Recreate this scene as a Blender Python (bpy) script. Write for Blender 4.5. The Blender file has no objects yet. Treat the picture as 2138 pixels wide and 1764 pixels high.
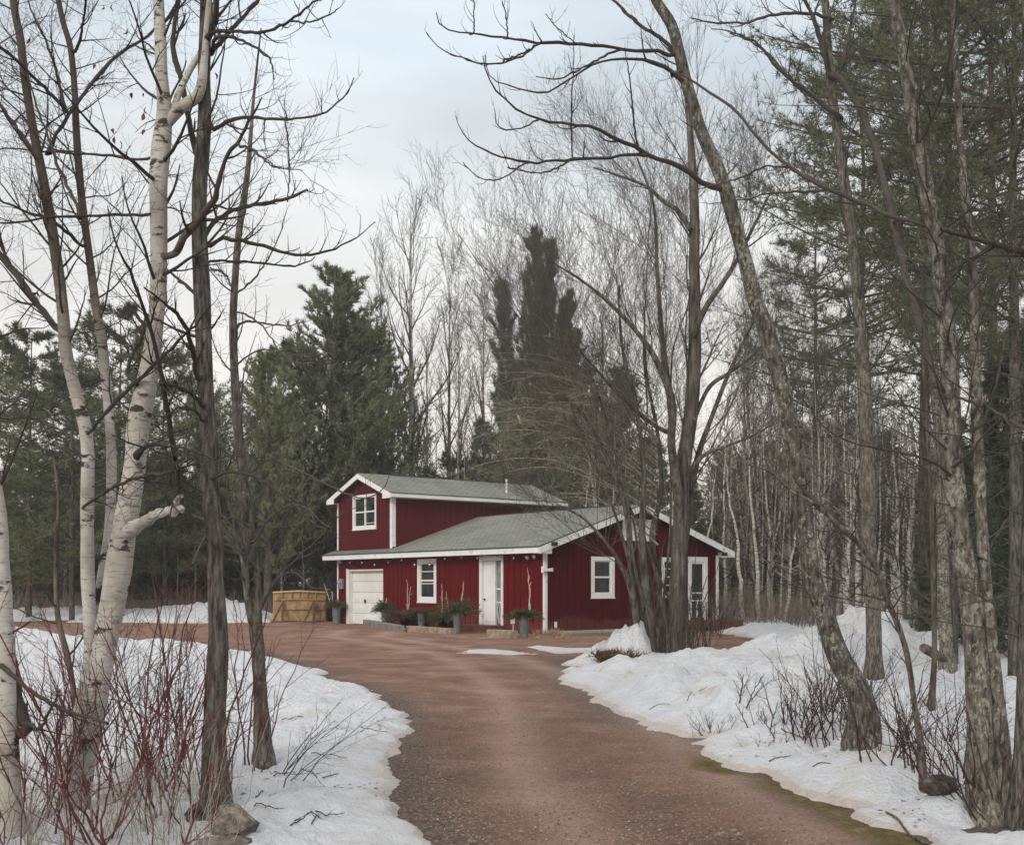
import bpy, math, random
import numpy as np

C = bpy.context.scene.collection
SC = bpy.context.scene
R_ = math.radians

# ------------------------------------------------------------------ camera, sky, sun
CAMH = 1.6
FPX = 2400.0          # focal length in photo pixels
CX, HOR = 1069.0, 1221.0
cam = bpy.data.cameras.new("camera"); camo = bpy.data.objects.new("camera", cam); C.objects.link(camo)
cam.sensor_width = 36.0
cam.lens = 36.0 * FPX / 2138.0
cam.shift_y = (HOR - 882.0) / 2138.0
cam.clip_end = 2000.0
camo.location = (0, 0, CAMH); camo.rotation_euler = (R_(90), 0, 0)
SC.camera = camo

SUN_EL, SUN_AZ = R_(28), R_(205)      # azimuth of the (veiled) sun, behind the camera on the left
world = bpy.data.worlds.new("World"); SC.world = world; world.use_nodes = True
wn, wl = world.node_tree.nodes, world.node_tree.links
wn.clear()
wo = wn.new('ShaderNodeOutputWorld'); bg = wn.new('ShaderNodeBackground')
bg.inputs['Strength'].default_value = 0.1
sky = wn.new('ShaderNodeTexSky'); sky.sky_type = 'NISHITA'; sky.sun_disc = False
sky.sun_elevation = SUN_EL; sky.sun_rotation = SUN_AZ
tc = wn.new('ShaderNodeTexCoord'); sep = wn.new('ShaderNodeSeparateXYZ')
wl.new(tc.outputs['Generated'], sep.inputs[0])
nz = wn.new('ShaderNodeTexNoise'); nz.inputs['Scale'].default_value = 2.2; nz.inputs['Detail'].default_value = 5
nz.inputs['Roughness'].default_value = 0.5
mp = wn.new('ShaderNodeMapping'); mp.inputs['Scale'].default_value = (1.0, 1.0, 2.6); mp.inputs['Location'].default_value = (0.35, 0.1, 0.2)
wl.new(tc.outputs['Generated'], mp.inputs[0]); wl.new(mp.outputs[0], nz.inputs['Vector'])
# elevation + cloud wobble -> colour of the overcast
ma = wn.new('ShaderNodeMath'); ma.operation = 'MULTIPLY_ADD'
wl.new(nz.outputs['Fac'], ma.inputs[0]); ma.inputs[1].default_value = 0.22; 
sub = wn.new('ShaderNodeMath'); sub.operation = 'SUBTRACT'; wl.new(sep.outputs['Z'], sub.inputs[0]); sub.inputs[1].default_value = 0.11
wl.new(sub.outputs[0], ma.inputs[2])
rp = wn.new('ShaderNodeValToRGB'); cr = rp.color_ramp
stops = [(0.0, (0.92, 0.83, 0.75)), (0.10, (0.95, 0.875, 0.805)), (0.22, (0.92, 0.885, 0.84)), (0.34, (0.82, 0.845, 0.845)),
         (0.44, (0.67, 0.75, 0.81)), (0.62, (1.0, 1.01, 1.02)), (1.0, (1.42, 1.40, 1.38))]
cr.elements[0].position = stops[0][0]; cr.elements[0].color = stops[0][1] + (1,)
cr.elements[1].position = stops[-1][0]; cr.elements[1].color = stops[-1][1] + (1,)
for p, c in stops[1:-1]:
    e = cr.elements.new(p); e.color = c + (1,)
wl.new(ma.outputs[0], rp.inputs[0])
nz2 = wn.new('ShaderNodeTexNoise'); nz2.inputs['Scale'].default_value = 3.2; nz2.inputs['Detail'].default_value = 6; nz2.inputs['Roughness'].default_value = 0.48
mp2 = wn.new('ShaderNodeMapping'); mp2.inputs['Scale'].default_value = (1.0, 1.0, 3.0); mp2.inputs['Location'].default_value = (3.1, 0.4, 1.2)
wl.new(tc.outputs['Generated'], mp2.inputs[0]); wl.new(mp2.outputs[0], nz2.inputs['Vector'])
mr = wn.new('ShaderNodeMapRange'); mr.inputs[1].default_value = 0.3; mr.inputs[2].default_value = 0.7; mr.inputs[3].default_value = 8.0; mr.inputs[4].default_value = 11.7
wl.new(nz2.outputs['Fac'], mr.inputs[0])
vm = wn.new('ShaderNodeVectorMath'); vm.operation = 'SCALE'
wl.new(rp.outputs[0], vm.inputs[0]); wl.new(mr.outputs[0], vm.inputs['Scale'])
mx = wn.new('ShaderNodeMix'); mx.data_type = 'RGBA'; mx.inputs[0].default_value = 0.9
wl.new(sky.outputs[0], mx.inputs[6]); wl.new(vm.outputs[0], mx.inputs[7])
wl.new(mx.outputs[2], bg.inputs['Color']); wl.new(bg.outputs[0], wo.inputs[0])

sl = bpy.data.lights.new("sun", 'SUN'); sl.energy = 1.5; sl.angle = R_(14); sl.color = (1.0, 0.93, 0.83)
so = bpy.data.objects.new("sun", sl); C.objects.link(so)
so.rotation_euler = (R_(90) - SUN_EL, 0, R_(-25))
so.location = (-10, -20, 30)

SC.view_settings.view_transform = 'Standard'; SC.view_settings.look = 'None'
SC.view_settings.exposure = 0.17; SC.view_settings.gamma = 1.0
SC.cycles.max_bounces = 5; SC.cycles.diffuse_bounces = 3; SC.cycles.glossy_bounces = 2
SC.cycles.transparent_max_bounces = 6

# ------------------------------------------------------------------ materials
def mat(name, rough=0.9, spec=0.2):
    m = bpy.data.materials.new(name); m.use_nodes = True
    b = m.node_tree.nodes['Principled BSDF']
    b.inputs['Roughness'].default_value = rough
    b.inputs['Specular IOR Level'].default_value = spec
    return m, m.node_tree.nodes, m.node_tree.links, b

def nnode(n, l, vec, scale, detail=4, rough=0.55, mscale=None, kind='noise', loc=None):
    t = n.new('ShaderNodeTexNoise' if kind == 'noise' else 'ShaderNodeTexVoronoi')
    t.inputs['Scale'].default_value = scale
    if kind == 'noise':
        t.inputs['Detail'].default_value = detail; t.inputs['Roughness'].default_value = rough
    if mscale or loc:
        p = n.new('ShaderNodeMapping')
        if mscale: p.inputs['Scale'].default_value = mscale
        if loc: p.inputs['Location'].default_value = loc
        l.new(vec, p.inputs[0]); vec = p.outputs[0]
    l.new(vec, t.inputs['Vector'])
    return t

def ramp(n, l, src, stops, interp='LINEAR'):
    r = n.new('ShaderNodeValToRGB'); e = r.color_ramp.elements
    r.color_ramp.interpolation = interp
    def c4(c): return tuple(c) + (1,) if hasattr(c, '__len__') else (c, c, c, 1)
    e[0].position = stops[0][0]; e[0].color = c4(stops[0][1])
    e[1].position = stops[-1][0]; e[1].color = c4(stops[-1][1])
    for p, c in stops[1:-1]:
        x = e.new(p); x.color = c4(c)
    l.new(src, r.inputs[0]); return r

def mixc(n, l, fac, a, b, mode='MIX'):
    m = n.new('ShaderNodeMix'); m.data_type = 'RGBA'; m.blend_type = mode
    for i, v in ((0, fac), (6, a), (7, b)):
        if isinstance(v, bpy.types.NodeSocket): l.new(v, m.inputs[i])
        elif i == 0: m.inputs[0].default_value = v
        else: m.inputs[i].default_value = tuple(v) + (1,)
    return m.outputs[2]

def bump(n, l, b, h, strength=0.5, dist=0.02, prev=None):
    x = n.new('ShaderNodeBump'); x.inputs['Strength'].default_value = strength; x.inputs['Distance'].default_value = dist
    l.new(h, x.inputs['Height'])
    if prev: l.new(prev, x.inputs['Normal'])
    l.new(x.outputs[0], b.inputs['Normal']); return x.outputs[0]

def plain(name, col, rough=0.8, var=0.25, scale=6.0, spec=0.2, metal=0.0, bstr=0.2):
    m, n, l, b = mat(name, rough, spec)
    t = n.new('ShaderNodeTexCoord')
    a = nnode(n, l, t.outputs['Object'], scale, 5)
    r = ramp(n, l, a.outputs['Fac'], [(0.3, [c * (1 - var) for c in col]), (0.7, [min(1, c * (1 + var)) for c in col])])
    l.new(r.outputs[0], b.inputs['Base Color']); b.inputs['Metallic'].default_value = metal
    f = nnode(n, l, t.outputs['Object'], scale * 6, 4)
    bump(n, l, b, f.outputs['Fac'], bstr, 0.01)
    return m

def bark(name, dark, light, lichen=None, lich_amt=0.0, zs=0.18, scale=22.0, bstr=0.9):
    m, n, l, b = mat(name, 0.95, 0.1)
    t = n.new('ShaderNodeTexCoord'); v = t.outputs['Object']
    a = nnode(n, l, v, scale, 6, 0.65, (1, 1, zs))
    c = nnode(n, l, v, 2.2, 4, 0.6)
    r = ramp(n, l, a.outputs['Fac'], [(0.36, [x * 0.5 for x in dark]), (0.5, [(x + y) / 2 for x, y in zip(dark, light)]), (0.64, [x * 1.25 for x in light])])
    cf = ramp(n, l, c.outputs['Fac'], [(0.35, 0.0), (0.75, 0.55)])
    col = mixc(n, l, cf.outputs[0], r.outputs[0], [x * 0.9 for x in dark])
    if lichen:
        s = nnode(n, l, v, 34.0, 6, 0.75, (1, 1, 0.6)); s2 = nnode(n, l, v, 3.5, 4, 0.6)
        sm_ = n.new('ShaderNodeMath'); sm_.operation = 'MULTIPLY_ADD'; l.new(s2.outputs['Fac'], sm_.inputs[0]); sm_.inputs[1].default_value = 0.55; l.new(s.outputs['Fac'], sm_.inputs[2])
        f = ramp(n, l, sm_.outputs[0], [(0.92 - lich_amt, 0.0), (0.99 - lich_amt, 0.75)])
        col = mixc(n, l, f.outputs[0], col, lichen)
    l.new(col, b.inputs['Base Color'])
    bump(n, l, b, a.outputs['Fac'], bstr, 0.02)
    return m

def birch_bark(name, brown_at=None):
    m, n, l, b = mat(name, 0.75, 0.2)
    t = n.new('ShaderNodeTexCoord'); v = t.outputs['Object']
    big = nnode(n, l, v, 2.6, 4, 0.6, (1, 1, 0.9))
    base = ramp(n, l, big.outputs['Fac'], [(0.3, (0.28, 0.255, 0.215)), (0.48, (0.43, 0.405, 0.36)), (0.7, (0.56, 0.545, 0.51))])
    fine = nnode(n, l, v, 9.0, 6, 0.7, (0.9, 0.9, 6.5))
    lf = ramp(n, l, fine.outputs['Fac'], [(0.34, 0.9), (0.46, 0.0)])
    col = mixc(n, l, lf.outputs[0], base.outputs[0], (0.17, 0.14, 0.115))
    pch = nnode(n, l, v, 5.0, 6, 0.65, (1.0, 1.0, 2.2))
    pf = ramp(n, l, pch.outputs['Fac'], [(0.385, 1.0), (0.43, 0.0)])
    col = mixc(n, l, pf.outputs[0], col, (0.045, 0.04, 0.037))
    curl = nnode(n, l, v, 16.0, 4, 0.6, (0.6, 0.6, 3.0))
    cf = ramp(n, l, curl.outputs['Fac'], [(0.56, 0.0), (0.66, 0.7)])
    col = mixc(n, l, cf.outputs[0], col, (0.42, 0.33, 0.25))
    if brown_at is not None:
        s = n.new('ShaderNodeSeparateXYZ'); l.new(v, s.inputs[0])
        w = n.new('ShaderNodeMath'); w.operation = 'MULTIPLY_ADD'; l.new(pch.outputs['Fac'], w.inputs[0]); w.inputs[1].default_value = 1.2
        l.new(s.outputs['Z'], w.inputs[2])
        g = n.new('ShaderNodeMapRange'); g.inputs[1].default_value = brown_at; g.inputs[2].default_value = brown_at + 1.1
        l.new(w.outputs[0], g.inputs[0])
        col = mixc(n, l, g.outputs[0], col, (0.085, 0.065, 0.052))
    l.new(col, b.inputs['Base Color'])
    bump(n, l, b, fine.outputs['Fac'], 0.5, 0.01)
    return m

M = {}
M['birch'] = birch_bark('birch_bark')
M['birch_brown'] = birch_bark('birch_bark_young', 3.3)
M['bark_dark'] = bark('bark_dark', (0.052, 0.047, 0.041), (0.18, 0.165, 0.145), (0.22, 0.23, 0.18), -0.02, 0.16, 42.0, 1.0)
M['bark_grey'] = bark('bark_grey', (0.066, 0.058, 0.048), (0.20, 0.18, 0.15), (0.30, 0.30, 0.24), 0.03, 0.25, 30.0)
M['bark_lichen'] = bark('bark_lichen', (0.048, 0.043, 0.037), (0.165, 0.148, 0.126), (0.34, 0.35, 0.28), 0.09, 0.3, 30.0)
M['bark_flaky'] = bark('bark_flaky', (0.075, 0.066, 0.056), (0.235, 0.21, 0.18), (0.36, 0.37, 0.30), 0.10, 0.35, 28.0)
M['bark_brown'] = bark('bark_brown', (0.06, 0.046, 0.037), (0.17, 0.135, 0.108), (0.2, 0.19, 0.15), 0.0)
M['bark_clump'] = bark('bark_clump', (0.062, 0.053, 0.044), (0.19, 0.165, 0.138), (0.26, 0.25, 0.2), 0.02, 0.12, 14)
M['bark_pine'] = bark('bark_pine', (0.05, 0.044, 0.038), (0.14, 0.122, 0.104))
M['bark_pale'] = bark('bark_pale', (0.36, 0.335, 0.29), (0.60, 0.57, 0.51), (0.12, 0.10, 0.08), 0.02, 1.5, 6)
M['bark_thin'] = bark('bark_thin', (0.19, 0.17, 0.14), (0.38, 0.35, 0.30))
M['twig'] = plain('twig_grey', (0.075, 0.065, 0.055), 0.9, 0.3, 3.0)
M['twig_dark'] = plain('twig_dark', (0.058, 0.049, 0.041), 0.9, 0.3, 3.0)
M['twig_clump'] = plain('twig_pale_grey', (0.098, 0.086, 0.073), 0.9, 0.3, 3.0)
M['twig_tan'] = plain('twig_tan', (0.33, 0.29, 0.235), 0.9, 0.3, 3.0)
M['red_stem'] = plain('red_stem', (0.105, 0.026, 0.029), 0.55, 0.6, 2.0, 0.3)
M['dark_stem'] = plain('dark_red_stem', (0.060, 0.028, 0.027), 0.6, 0.5, 2.0, 0.3)
M['dry_grass'] = plain('dry_grass', (0.36, 0.27, 0.16), 0.9, 0.35, 2.0)
M['dead_leaf'] = plain('dead_leaf', (0.16, 0.085, 0.045), 0.9, 0.4, 3.0)

def needles(name, a, b_):
    m, n, l, b = mat(name, 0.8, 0.15)
    t = n.new('ShaderNodeTexCoord'); o = n.new('ShaderNodeObjectInfo')
    x = nnode(n, l, t.outputs['Object'], 0.9, 4, 0.6)
    r = ramp(n, l, x.outputs['Fac'], [(0.3, a), (0.7, b_)])
    h = n.new('ShaderNodeHueSaturation'); l.new(r.outputs[0], h.inputs['Color'])
    mrg = n.new('ShaderNodeMapRange'); mrg.inputs[3].default_value = 0.8; mrg.inputs[4].default_value = 1.25
    l.new(o.outputs['Random'], mrg.inputs[0]); l.new(mrg.outputs[0], h.inputs['Value'])
    l.new(h.outputs[0], b.inputs['Base Color']); return m
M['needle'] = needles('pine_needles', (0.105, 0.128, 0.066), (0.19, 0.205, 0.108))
M['needle_high'] = needles('dark_pine_needles', (0.085, 0.103, 0.060), (0.16, 0.172, 0.10))  # slightly darker, greyer green for the high pines
M['needle_blue'] = needles('spruce_needles', (0.06, 0.09, 0.055), (0.12, 0.145, 0.09))
M['bough'] = needles('bough_needles', (0.05, 0.065, 0.03), (0.13, 0.12, 0.06))

# ------------------------------------------------------------------ mesh helpers
class MB:
    """collects vertices and faces, links them as one mesh object"""
    def __init__(s): s.v = []; s.q = []; s.t = []; s.n = 0; s.poly = []
    def quads(s, v, q):
        s.v.append(np.asarray(v, float).reshape(-1, 3)); s.q.append(np.asarray(q, int) + s.n); s.n += len(s.v[-1])
    def tris(s, v, t):
        s.v.append(np.asarray(v, float).reshape(-1, 3)); s.t.append(np.asarray(t, int) + s.n); s.n += len(s.v[-1])
    def ngon(s, v):
        v = np.asarray(v, float); s.v.append(v); s.poly.append(np.arange(len(v)) + s.n); s.n += len(v)
    def box(s, a, b):
        (x0, y0, z0), (x1, y1, z1) = a, b
        v = [(x0, y0, z0), (x1, y0, z0), (x1, y1, z0), (x0, y1, z0), (x0, y0, z1), (x1, y0, z1), (x1, y1, z1), (x0, y1, z1)]
        s.quads(v, [(0, 3, 2, 1), (4, 5, 6, 7), (0, 1, 5, 4), (1, 2, 6, 5), (2, 3, 7, 6), (3, 0, 4, 7)])
    def hexa(s, v):
        s.quads(v, [(0, 3, 2, 1), (4, 5, 6, 7), (0, 1, 5, 4), (1, 2, 6, 5), (2, 3, 7, 6), (3, 0, 4, 7)])
    def prism(s, prof, vec):
        """closed profile (n,3) extruded by vec"""
        p = np.asarray(prof, float); n = len(p); q = p + np.asarray(vec, float)
        s.ngon(p[::-1]); s.ngon(q)
        s.quads(np.vstack([p, q]), [(i, (i + 1) % n, n + (i + 1) % n, n + i) for i in range(n)])
    def tubes(s, P, Rr, k=4, cap=False):
        P = np.asarray(P, float); Rr = np.asarray(Rr, float)
        if P.ndim == 2: P = P[None]; Rr = Rr[None]
        if len(P) == 0: return
        Mn, m, _ = P.shape
        T = np.gradient(P, axis=1); T /= np.linalg.norm(T, axis=2, keepdims=True) + 1e-9
        mean = T.mean(1); ref = np.where((np.abs(mean[:, 0:1]) < 0.75), np.array([[1., 0, 0]]), np.array([[0, 1., 0]]))
        ref = np.repeat(ref[:, None, :], m, 1)
        N = np.cross(T, ref); N /= np.linalg.norm(N, axis=2, keepdims=True) + 1e-9
        B = np.cross(T, N)
        a = np.arange(k) * 2 * np.pi / k
        ring = P[:, :, None, :] + Rr[:, :, None, None] * (np.cos(a)[None, None, :, None] * N[:, :, None, :] + np.sin(a)[None, None, :, None] * B[:, :, None, :])
        idx = np.arange(Mn * m * k).reshape(Mn, m, k); j = (np.arange(k) + 1) % k
        q = np.stack([idx[:, :-1, :], idx[:, :-1][:, :, j], idx[:, 1:][:, :, j], idx[:, 1:, :]], -1).reshape(-1, 4)
        s.quads(ring.reshape(-1, 3), q)
        if cap:
            for i in range(Mn):
                s.ngon(ring[i, 0][::-1]); s.ngon(ring[i, -1])
    def trunk(s, P, Rr, k=26, amp=0.05, F=5.0, G=3.0, seed=0, per=3):
        """one tapering tube with a lumpy, furrowed surface"""
        P = np.asarray(P, float); m0 = len(P); u0 = np.arange(m0); u = np.linspace(0, m0 - 1, (m0 - 1) * per + 1)
        D = cr_dense(np.column_stack([P, Rr]), per); P, Rr = D[:, :3], D[:, 3]; m = len(P)
        T = np.gradient(P, axis=0); T /= np.linalg.norm(T, axis=1, keepdims=True) + 1e-9
        ref = np.array([1., 0, 0]) if abs(T.mean(0)[0]) < 0.75 else np.array([0, 1., 0])
        N = np.cross(T, ref); N /= np.linalg.norm(N, axis=1, keepdims=True); B = np.cross(T, N)
        L = np.concatenate([[0], np.cumsum(np.linalg.norm(np.diff(P, axis=0), axis=1))])
        a = np.arange(k) * 2 * np.pi / k; A, LL = np.meshgrid(a, L); sc = np.median(Rr)
        nz_ = fbm(np.cos(A) * F + 31 * seed, np.sin(A) * F + LL * G * 0.5, seed, 3) + 0.8 * fbm(np.cos(A) * 1.2 + LL * 2.2 / (sc * 14 + .2) + 7 * seed, np.sin(A) * 1.2 + 3 * seed, seed + 5, 2)
        r = Rr[:, None] * (1 + amp * 2.2 * nz_)
        ring = P[:, None, :] + r[..., None] * (np.cos(A)[..., None] * N[:, None, :] + np.sin(A)[..., None] * B[:, None, :])
        idx = np.arange(m * k).reshape(m, k); j = (np.arange(k) + 1) % k
        s.quads(ring.reshape(-1, 3), np.stack([idx[:-1], idx[:-1][:, j], idx[1:][:, j], idx[1:]], -1).reshape(-1, 4))
        s.ngon(ring[-1])
    def lathe(s, prof, k=20, center=(0, 0, 0)):
        a = np.arange(k) * 2 * np.pi / k; pr = np.asarray(prof, float)
        v = np.stack([pr[:, 0, None] * np.cos(a), pr[:, 0, None] * np.sin(a), np.repeat(pr[:, 1, None], k, 1)], -1) + np.asarray(center)
        idx = np.arange(len(pr) * k).reshape(-1, k); j = (np.arange(k) + 1) % k
        s.quads(v.reshape(-1, 3), np.stack([idx[:-1], idx[:-1][:, j], idx[1:][:, j], idx[1:]], -1).reshape(-1, 4))
    def mesh(s, name, smooth=False, offset=None):
        me = bpy.data.meshes.new(name)
        V = np.vstack(s.v) if s.v else np.zeros((0, 3))
        if offset is not None: V = V - np.asarray(offset)
        loops = []; tot = []
        if s.q: 
            Q = np.vstack(s.q); loops.append(Q.ravel()); tot.append(np.full(len(Q), 4))
        if s.t:
            Tt = np.vstack(s.t); loops.append(Tt.ravel()); tot.append(np.full(len(Tt), 3))
        for p in s.poly: loops.append(p); tot.append(np.array([len(p)]))
        loops = np.concatenate(loops).astype(np.int32); tot = np.concatenate(tot).astype(np.int32)
        me.vertices.add(len(V)); me.vertices.foreach_set('co', V.astype(np.float32).ravel())
        me.loops.add(len(loops)); me.loops.foreach_set('vertex_index', loops)
        me.polygons.add(len(tot)); st = np.concatenate([[0], np.cumsum(tot)[:-1]]).astype(np.int32)
        me.polygons.foreach_set('loop_start', st); me.polygons.foreach_set('loop_total', tot)
        me.polygons.foreach_set('use_smooth', np.full(len(tot), bool(smooth)))
        me.update(calc_edges=True); me.validate()
        return me
    def build(s, name, m, parent=None, smooth=False, offset=None, bevel=0.0):
        me = s.mesh(name, smooth, offset); me.materials.append(m)
        o = bpy.data.objects.new(name, me); C.objects.link(o)
        if parent: o.parent = parent
        if bevel:
            b = o.modifiers.new('bevel', 'BEVEL'); b.width = bevel; b.segments = 1; b.limit_method = 'ANGLE'
        return o

def tag(o, label=None, cat=None, group=None, kind=None):
    if label: o['label'] = label
    if cat: o['category'] = cat
    if group: o['group'] = group
    if kind: o['kind'] = kind
    return o
def empty(name, loc, label, cat, group=None, rz=0.0):
    o = bpy.data.objects.new(name, None); C.objects.link(o); o.location = loc; o.rotation_euler = (0, 0, rz)
    o.empty_display_size = 0.2
    return tag(o, label, cat, group)
def copy_tree(root, loc, rz, scale, label, group=None):
    r = root.copy(); C.objects.link(r); r.location = loc; r.rotation_euler = (0, 0, rz); r.scale = scale
    r['label'] = label
    if group: r['group'] = group
    for ch in root.children:
        c = ch.copy(); C.objects.link(c); c.parent = r
        for g in ch.children:
            d = g.copy(); C.objects.link(d); d.parent = c
    return r

# ------------------------------------------------------------------ noise
def _hash(ix, iy, seed):
    h = (ix * 374761393 + iy * 668265263 + seed * 974711) & 0xFFFFFFFF
    h = ((h ^ (h >> 13)) * 1274126177) & 0xFFFFFFFF
    return ((h ^ (h >> 16)) & 0xFFFF) / 65535.0
def vnoise(x, y, seed=0):
    ix = np.floor(x).astype(np.int64); iy = np.floor(y).astype(np.int64); fx = x - ix; fy = y - iy
    fx = fx * fx * (3 - 2 * fx); fy = fy * fy * (3 - 2 * fy)
    a = _hash(ix, iy, seed); b = _hash(ix + 1, iy, seed); c = _hash(ix, iy + 1, seed); d = _hash(ix + 1, iy + 1, seed)
    return (a * (1 - fx) + b * fx) * (1 - fy) + (c * (1 - fx) + d * fx) * fy - 0.5
def fbm(x, y, seed=0, o=4, g=0.5):
    s = 0; a = 1.0
    for i in range(o):
        s = s + a * vnoise(x * 2 ** i + 17.3 * i, y * 2 ** i - 9.1 * i, seed + i); a *= g
    return s

# ------------------------------------------------------------------ photo geometry helpers
def at(px, py, Y): return np.array([(px - CX) / FPX * Y, Y, CAMH - (py - HOR) / FPX * Y])
def gp(px, py, z=0.0):
    Y = (CAMH - z) * FPX / (py - HOR); return ((px - CX) / FPX * Y, Y)

# ------------------------------------------------------------------ terrain
SNOW_A = [gp(*p) for p in [(1040, 2100), (990, 1900), (960, 1800), (937, 1759), (892, 1714), (860, 1702), (852, 1660), (857, 1634), (844, 1603), (834, 1570), (831, 1539), (834, 1520), (846, 1489),
          (825, 1470), (789, 1448), (728, 1432), (654, 1415), (682, 1406), (630, 1388), (551, 1368), (428, 1352), (252, 1345), (126, 1329), (19, 1308), (-400, 1303)]] + [(-80, 48), (-80, 3.0)]
SNOW_C = [(-90, 52)] + [gp(*p) for p in [(-100, 1294), (0, 1295), (170, 1300), (420, 1301), (560, 1300), (585, 1290), (640, 1272)]] + [(-14, 95), (-90, 110)]
SNOW_B = [gp(*p) for p in [(2060, 1960), (1975, 1800), (1922, 1761), (1860, 1732), (1775, 1704), (1746, 1675), (1675, 1651), (1599, 1618), (1528, 1602), (1471, 1575), (1409, 1552), (1475, 1543),
          (1404, 1537), (1352, 1516), (1295, 1487), (1238, 1460), (1220, 1444), (1185, 1428), (1167, 1402), (1230, 1397), (1171, 1388), (1225, 1376), (1340, 1372), (1420, 1376), (1500, 1374), (1580, 1366), (1650, 1350),
          (1600, 1336), (1540, 1326), (1500, 1322), (1512, 1300), (1500, 1288)]] + [(9, 80), (70, 110), (80, 3.0)]
SNOW_E1 = [gp(*p) for p in [(950, 1364), (985, 1357), (1040, 1356), (1115, 1366), (1060, 1369), (1005, 1367)]]
SNOW_E2 = [gp(*p) for p in [(1092, 1351), (1120, 1347), (1190, 1353), (1262, 1353), (1230, 1361), (1160, 1364)]]

def sdf(x, y, poly):
    p = np.asarray(poly, float); shp = x.shape; x = x.ravel(); y = y.ravel()
    d2 = np.full(x.shape, 1e18); ins = np.zeros(x.shape, bool)
    for i in range(len(p)):
        a = p[i]; b = p[(i + 1) % len(p)]; e = b - a
        t = np.clip(((x - a[0]) * e[0] + (y - a[1]) * e[1]) / (e @ e + 1e-12), 0, 1)
        d2 = np.minimum(d2, (x - a[0] - t * e[0]) ** 2 + (y - a[1] - t * e[1]) ** 2)
        c = (a[1] > y) != (b[1] > y)
        if abs(e[1]) > 1e-12: ins ^= c & (x < e[0] * (y - a[1]) / e[1] + a[0])
    d = np.sqrt(d2); return np.where(ins, d, -d).reshape(shp)

WELLS = [(-1.85, 7.19, .22, .10), (-1.96, 9.09, .20, .10), (-2.78, 7.2, .3, .1), (-2.91, 7.6, .15, .08), (3.0, 8.35, .2, .1), (3.2, 7.43, .3, .12), (3.08, 10.1, .33, .13), (3.08, 7.49, .25, .1), (7.32, 19.3, .4, .15), (5.28, 16.78, .36, .14), (4.46, 12.25, .2, .1),
         (3.37, 8.35, .22, .1)]
def dirt_z(x, y):
    return 0.035 * fbm(x * 0.5, y * 0.5, 5, 3) + 0.012 * fbm(x * 3.1, y * 3.1, 9, 3)

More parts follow.
